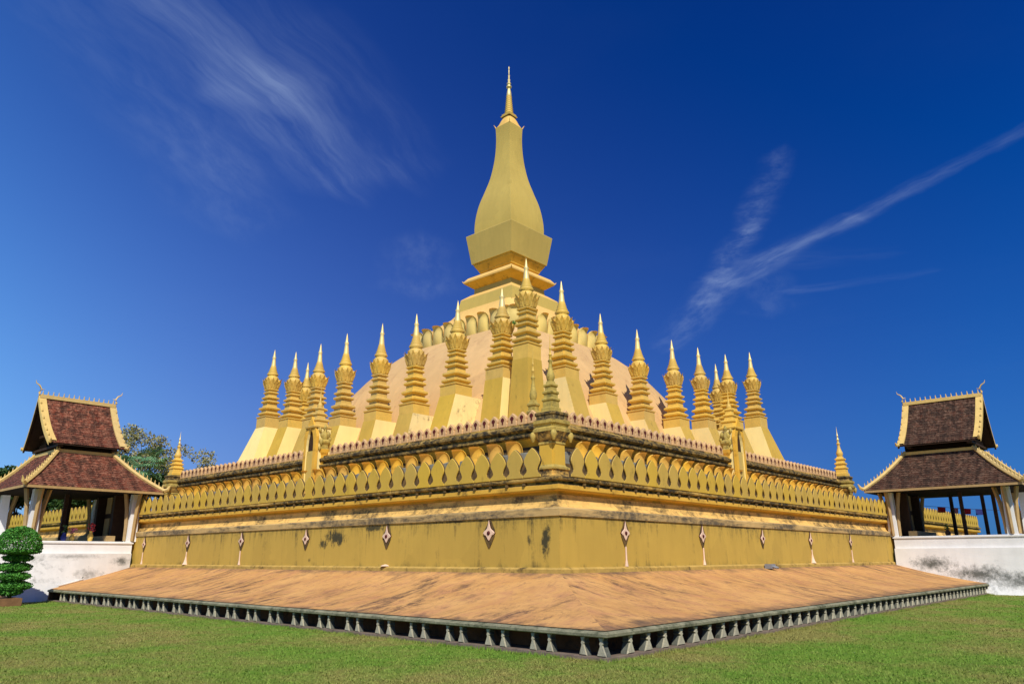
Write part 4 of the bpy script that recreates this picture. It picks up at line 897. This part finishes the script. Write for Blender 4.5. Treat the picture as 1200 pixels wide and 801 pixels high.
# whitewashed platforms under them
def platform(side, label):
    t = thing('white_platform', (0, 0, 0), label, 'platform', 'whitewashed pavilion platforms')
    if side == 0:
        b = MB(); b.box(-38, -A-.2, 8.2, 16.0, 2.42, 3.15, M['white']); b.box(-38.05, -A-.15, 8.14, 16.0, 3.02, 3.10, M['white']); b.build('upper_plinth', t)
        b = MB(); K = 20
        top = [(-A-.2-13*i/K, 8.10-.25*min(1, (i/K)*2.4), 2.47) for i in range(K+1)]; bot = [(-A-.2-13*i/K, 8.25-1.9*min(1, (i/K)*2.4), 0) for i in range(K+1)]
        for i in range(K):
            for j in range(6):
                q0, q1 = (j/6), ((j+1)/6); L_ = lambda i_, q: tuple(top[i_][c]+(bot[i_][c]-top[i_][c])*(q if c != 1 else q**1.35) for c in range(3))
                b.face([L_(i, q0), L_(i, q1), L_(i+1, q1), L_(i+1, q0)], M['white_dirty'], None, True)
            b.face([top[i], top[i+1], (top[i+1][0], 8.5, 2.47), (top[i][0], 8.5, 2.47)], M['white_dirty'])
        b.build('flared_foot', t)
    else:
        b = MB(); b.box(9.9, 17., -40, -A-.2, 2.62, 3.42, M['white']); b.box(9.84, 17., -40.05, -A-.15, 3.30, 3.38, M['white']); b.build('upper_plinth', t)
        b = MB(); K = 16
        for i in range(K):
            y0, y1 = -A-.2-15*i/K, -A-.2-15*(i+1)/K
            P = [(9.72, 2.67), (9.7, 2.2), (9.66, 1.6), (9.6, 1.0), (9.45, .5), (9.2, .0)]
            for (xa, za), (xb, zb_) in zip(P[:-1], P[1:]): b.face([(xa, y0, za), (xb, y0, zb_), (xb, y1, zb_), (xa, y1, za)], M['white_dirty'], None, True)
            b.face([(9.72, y0, 2.67), (9.72, y1, 2.67), (10, y1, 2.67), (10, y0, 2.67)], M['white_dirty'])
        b.build('flared_foot', t)
platform(0, 'whitewashed platform with grey stains under the left pavilion')
platform(1, 'whitewashed platform with black mould patches under the right pavilion')

def gate(mp_, S1, label, z0):
    p = mp_(-.1, 0, 0); t = thing('wooden_doorway', mp_(.4, 3.0, 0), label, 'doorway', 'dark doorways inside the pavilions')
    c = mp_(.4, 3.0, 0)
    def put(b, n): b.xform(lambda q: mp_(q.x, q.y, q.z)-c); return b.build(n, t)
    b = MB(); b.box(.05, .9, 1.4, 1.75, 0, 3.3, M['wood']); b.box(.05, .9, 4.2, 4.55, 0, 3.3, M['wood']); b.box(.0, 1.0, 1.3, 4.65, 3.3, 3.6, M['wood']); put(b, 'frame')
    for s in (1.75, 3.0):
        b = MB(); b.box(.3, .4, s+.02, s+1.18, .05, 3.28, M['wood']); dl = put(b, 'door_leaf')
        for za, zb in ((.4, 1.5), (1.8, 3.0)):
            b = MB(); b.box(.4, .44, s+.2, s+1.0, za, zb, M['tan']); b.xform(lambda q: mp_(q.x, q.y, q.z)-c); b.build('panel', dl)
    b = MB(); b.box(.9, 1.4, .6, 5.4, .0, .35, M['tan']); put(b, 'step')
gate(mpL, 6.2, 'dark wooden doorway to the terrace inside the left pavilion', 3.15)
gate(mpR, 5.8, 'dark wooden doorway to the terrace inside the right pavilion', 3.42)
def vase(p, h, mt, label, leafm):
    t = thing('flower_vase', p, label, 'vase', 'offering vases on the pavilion platforms')
    b = MB(); b.lathe([(.09, 0), (.14, .1*h), (.17, .25*h), (.1, .42*h), (.07, .5*h), (.11, .55*h)], (0, 0, 0), 10, mt); b.build('pot', t)
    b = MB()
    for i in range(40):
        a = random.random()*6.28; r = random.random()*.22; z = (.55+.45*random.random())*h; q = Vector((r*math.cos(a), r*math.sin(a), z)); u = Vector((random.uniform(-1, 1), random.uniform(-1, 1), random.uniform(-1, 1))).normalized()*.07; v = u.cross(Vector((.3, .5, .8))).normalized()*.05
        b.face([q-u, q+v, q+u, q-v], leafm)
    b.build('bouquet', t)
vase(mpL(3.6, 1.0, 0), .9, M['blue'], 'blue offering vase on the left platform beside a dark post', M['leaf_dark'])
vase(mpL(3.1, 1.2, 0), .8, M['gilt'], 'small gilt offering vase on the left platform', M['pinkc'])
vase(mpL(2.2, .9, 0), 1.1, M['gilt'], 'tall orange offering vase near the left doorway', M['red'])
vase(mpR(3.1, 1.0, 0), .75, M['wood'], 'dark pointed offering vase on the right platform edge', M['leaf_dark'])
# bunting seen through the right pavilion
bt = thing('bunting', mpR(3.5, 40, 3.6), 'string of red and blue bunting flags seen through the right pavilion', 'bunting'); bc = Vector(bt.location)
b = MB(); ptsb = [Vector((16.+8*i/20, -25.+0.2*i-18*i/20, 5.7-.5*math.sin(math.pi*i/20)))-bc for i in range(21)]; b.tube(ptsb, .012, 4, M['wood']); b.build('string', bt)
for i in range(2, 20):
    if i % 6 == 0: continue
    p = ptsb[i]; b = MB(); w = .26
    dv = (ptsb[min(20, i+1)]-ptsb[i-1]).normalized()*w
    b.mesh([p-dv, p+dv, p+dv*.9+Vector((.03, .02, -.36)), p-dv*.9+Vector((-.02, .03, -.40)), p-dv+Vector((.006, .006, 0)), p+dv+Vector((.006, .006, 0)), p+dv*.9+Vector((.036, .026, -.36)), p-dv*.9+Vector((-.014, .036, -.40))], [(0, 1, 2, 3), (7, 6, 5, 4), (0, 4, 5, 1), (2, 6, 7, 3), (1, 5, 6, 2), (0, 3, 7, 4)], M[('red', 'blue', 'red', 'pinkc')[i % 4]])
    b.build('flag', bt)

# ------------------------------------------------------------------ plants
def leaf_cloud(name, parent, centers, n_per, size, m, squash=.8, spread=1., loc=None, normal_bias=0., shell=False):
    pts = []
    for (cx, cy, cz, r) in centers:
        k = int(n_per*r*r); d_ = RNG.normal(size=(k, 3)); d_ /= np.linalg.norm(d_, axis=1)[:, None]
        rr = r*(RNG.random(k)**(.12 if shell else .42))[:, None]; q = d_*rr; q[:, 2] *= squash; pts.append(q+np.array([cx, cy, cz]))
    P = np.concatenate(pts); n = len(P)
    u = RNG.normal(size=(n, 3)); u /= np.linalg.norm(u, axis=1)[:, None]; w = RNG.normal(size=(n, 3)); v = np.cross(u, w); v /= np.linalg.norm(v, axis=1)[:, None]
    sz = (size*(.6+.8*RNG.random(n)))[:, None]
    V = np.stack([P-u*sz, P+v*sz*.45, P+u*sz, P-v*sz*.45], 1).reshape(-1, 3)
    me = bpy.data.meshes.new(name); me.vertices.add(4*n); me.vertices.foreach_set('co', V.astype(np.float32).ravel()); me.loops.add(4*n); me.loops.foreach_set('vertex_index', np.arange(4*n, dtype=np.int32))
    me.polygons.add(n); me.polygons.foreach_set('loop_start', np.arange(0, 4*n, 4, dtype=np.int32)); me.polygons.foreach_set('loop_total', np.full(n, 4, dtype=np.int32)); me.materials.append(m); me.update(calc_edges=True); me.validate()
    o = bpy.data.objects.new(name, me); COL.objects.link(o); o.parent = parent; return o
def tree(x, y, h, cr, m, label, n=22, dens=130, size=.22, trunk_r=.25, name='tree', low=.35):
    t = thing(name, (x, y, 0), label, 'tree', 'trees beyond the monument')
    b = MB(); top = (random.uniform(-.5, .5), random.uniform(-.5, .5), h*.75); b.tube([(0, 0, -.1), (.1, .05, h*.25), (top[0]*.5, top[1]*.5, h*.5), top], [trunk_r, trunk_r*.75, trunk_r*.5, trunk_r*.2], 8, M['bark'])
    cen = []
    for i in range(n):
        a = random.random()*6.283; rr = cr*math.sqrt(random.random())*.85; z = h*(low+(1-low)*random.random()); f = 1-abs((z/h-.65)/.45)**2*.6
        c = (rr*f*math.cos(a), rr*f*math.sin(a), z*.96); cen.append((*c, cr*random.uniform(.16, .34)))
        if i % 2 == 0: b.tube([(top[0]*.5, top[1]*.5, h*.42), (c[0]*.5, c[1]*.5, (h*.45+c[2])/2), c], [trunk_r*.35, trunk_r*.2, trunk_r*.06], 5, M['bark'])
    b.build('trunk', t); leaf_cloud('crown', t, cen, dens, size, m)
tp = thing('topiary', (-31.9, 4.2, 0), 'clipped topiary shrub with a domed top above flat leafy tiers by the left platform', 'topiary')
b = MB(); b.tube([(0, 0, .3), (.05, .02, 1.2), (0, 0, 3.0)], [.09, .07, .05], 7, M['bark']); b.build('trunk', tp)
leaf_cloud('domed_top', tp, [(0, 0, 2.65, 1.06)], 9000, .055, M['leaf_topiary'], squash=1.05, shell=True)
leaf_cloud('domed_underside', tp, [(0, 0, 2.5, 1.0)], 6000, .055, M['leaf_topiary'], squash=.12)
o = bpy.data.objects['domed_top']; me = o.data
co = np.empty(len(me.vertices)*3); me.vertices.foreach_get('co', co); co = co.reshape(-1, 3); low = co[:, 2] < 2.55; co[low, 2] = 2.55+RNG.normal(size=low.sum())*.03-.02; me.vertices.foreach_set('co', co.ravel()); me.update()
for z, r in ((2.22, .70), (1.78, .84), (1.34, .80), (.90, .88), (.60, .60)):
    leaf_cloud('leafy_tier', tp, [(.06*math.sin(z*9), .06*math.cos(z*7), z, r)], 5200, .055, M['leaf_topiary'], squash=.30, shell=False)
pl = thing('planting_bed', (-33.2, 4.3, 0), 'low brown kerbed planting bed under the topiary', 'planter')
b = MB(); b.box(-2.2, 1.55, -1.3, -1.1, -.02, .36, M['brick']); b.box(1.35, 1.55, -1.1, 2.5, -.02, .358, M['brick']); b.build('kerb', pl)
b = MB(); b.box(-2.2, 1.35, -1.1, 2.5, -.05, .31, M['soil']); b.build('soil', pl)

tree(-8.5, 50, 17.0, 5.0, M['leaf_grey'], 'broad grey-green tree beyond the left corner, tallest behind the palm', 46, 170, .17, .3)
tree(-13.5, 53, 15.6, 4.2, M['leaf_grey'], 'sparse grey-green tree behind the left pavilion roof', 36, 160, .17, .25)
tree(-2.6, 49, 15.4, 3.6, M['leaf_grey'], 'grey-green tree just right of the far left pinnacle', 34, 130, .16, .2)
tree(-27.5, 56, 12.2, 4.6, M['leaf_dark'], 'dense dark green tree at the left edge behind the pavilion', 30, 420, .24, .3)
tree(-26.5, 49, 11.0, 3.8, M['leaf_dark'], 'dark green tree seen under the left pavilion eaves', 28, 420, .22, .3, low=.2)
tree(-21.3, 46.5, 10.6, 3.6, M['leaf_dark'], 'bushy dark green tree seen between the columns of the left pavilion', 28, 420, .22, .25, low=.2)
tree(-19.0, 44.5, 10.4, 3.4, M['leaf_dark'], 'leafy green tree seen behind the middle of the left pavilion', 30, 420, .22, .25, low=.2)
tree(-28.5, 44, 10.2, 3.6, M['leaf_dark'], 'green tree seen left of the corner column of the left pavilion', 30, 420, .22, .25, low=.2)
tree(-23.0, 45.4, 10.6, 3.4, M['leaf_dark'], 'leafy green tree seen just right of the white corner column of the left pavilion', 30, 420, .22, .25, low=.2)
tree(-16.0, 45, 10.4, 3.4, M['leaf_dark'], 'bushy green tree seen beside the dark posts of the left pavilion', 28, 420, .22, .25, low=.2)
tree(-9.0, 43, 11.4, 3.2, M['leaf_dark'], 'dark green bushy tree below the palm', 26, 420, .22, .25)
def palm(x, y, h, label):
    t = thing('fan_palm', (x, y, 0), label, 'palm', 'trees beyond the monument')
    b = MB(); b.tube([(0, 0, 0), (.1, 0, h*.5), (0, .1, h)], [.22, .17, .16], 8, M['bark']); b.build('trunk', t)
    b = MB()
    for i in range(30):
        a = random.random()*6.283; el = random.uniform(-.75, 1.3); L_ = random.uniform(1.3, 2.0); dr = Vector((math.cos(a)*math.cos(el), math.sin(a)*math.cos(el), math.sin(el))); c = Vector((0, .1, h))+dr*L_
        b.tube([(0, .1, h), (Vector((0, .1, h))+dr*L_*.6), c], [.04, .03, .02], 4, M['leaf_palm'])
        sd = dr.cross(Vector((0, 0, 1))).normalized(); upv = sd.cross(dr)
        for k in range(17):
            an = -1.9+3.8*k/16; dd = (dr*math.cos(an)+sd*math.sin(an)); ln = random.uniform(1.0, 1.35); e = c+dd*ln+Vector((0, 0, -.28*ln)); w = dd.cross(upv).normalized()*.07
            mid = c+dd*ln*.6; b.face([c, mid+w, e, mid-w], M['leaf_palm'])
    b.build('fronds', t)
palm(-12.6, 34.8+5, 11.3, 'green fan palm rising left of the far left pinnacle')

# tufts growing out of the masonry, and a little grey pipe
def weed(p, r, n, label, m=None):
    t = thing('weed', p, label, 'plant', 'weeds growing on the masonry')
    leaf_cloud('leaves', t, [(0, 0, r*.6, r)], n/(r*r), .06, m or M['leaf_dark'], squash=.8)
    b = MB(); b.tube([(0, 0, -.05), (0, 0, r*.8)], [.015, .008], 4, M['bark']); b.build('stem', t)
weed((-5.72, -5.60, 18.38), .24, 160, 'small green weed sprouting at the foot of the dome petals', M['leaf_topiary'])
weed((-27.6, 7.9, 1.0), .22, 140, 'small dark weed on the left end rim of the apron')
pb = thing('drain_box', (-9.9, -A-.35, 1.66), 'small grey drain box at the foot of the right wall', 'drain box')
b = MB(); b.box(-.22, .22, -.16, .16, 0, .2, M['grey']); b.build('box', pb)
b = MB(); b.tube([(-.08, -.1, .12), (-.08, -.34, .02)], .05, 8, M['grey']); b.tube([(.1, -.1, .12), (.1, -.34, .02)], .05, 8, M['grey']); b.build('pipe', pb)
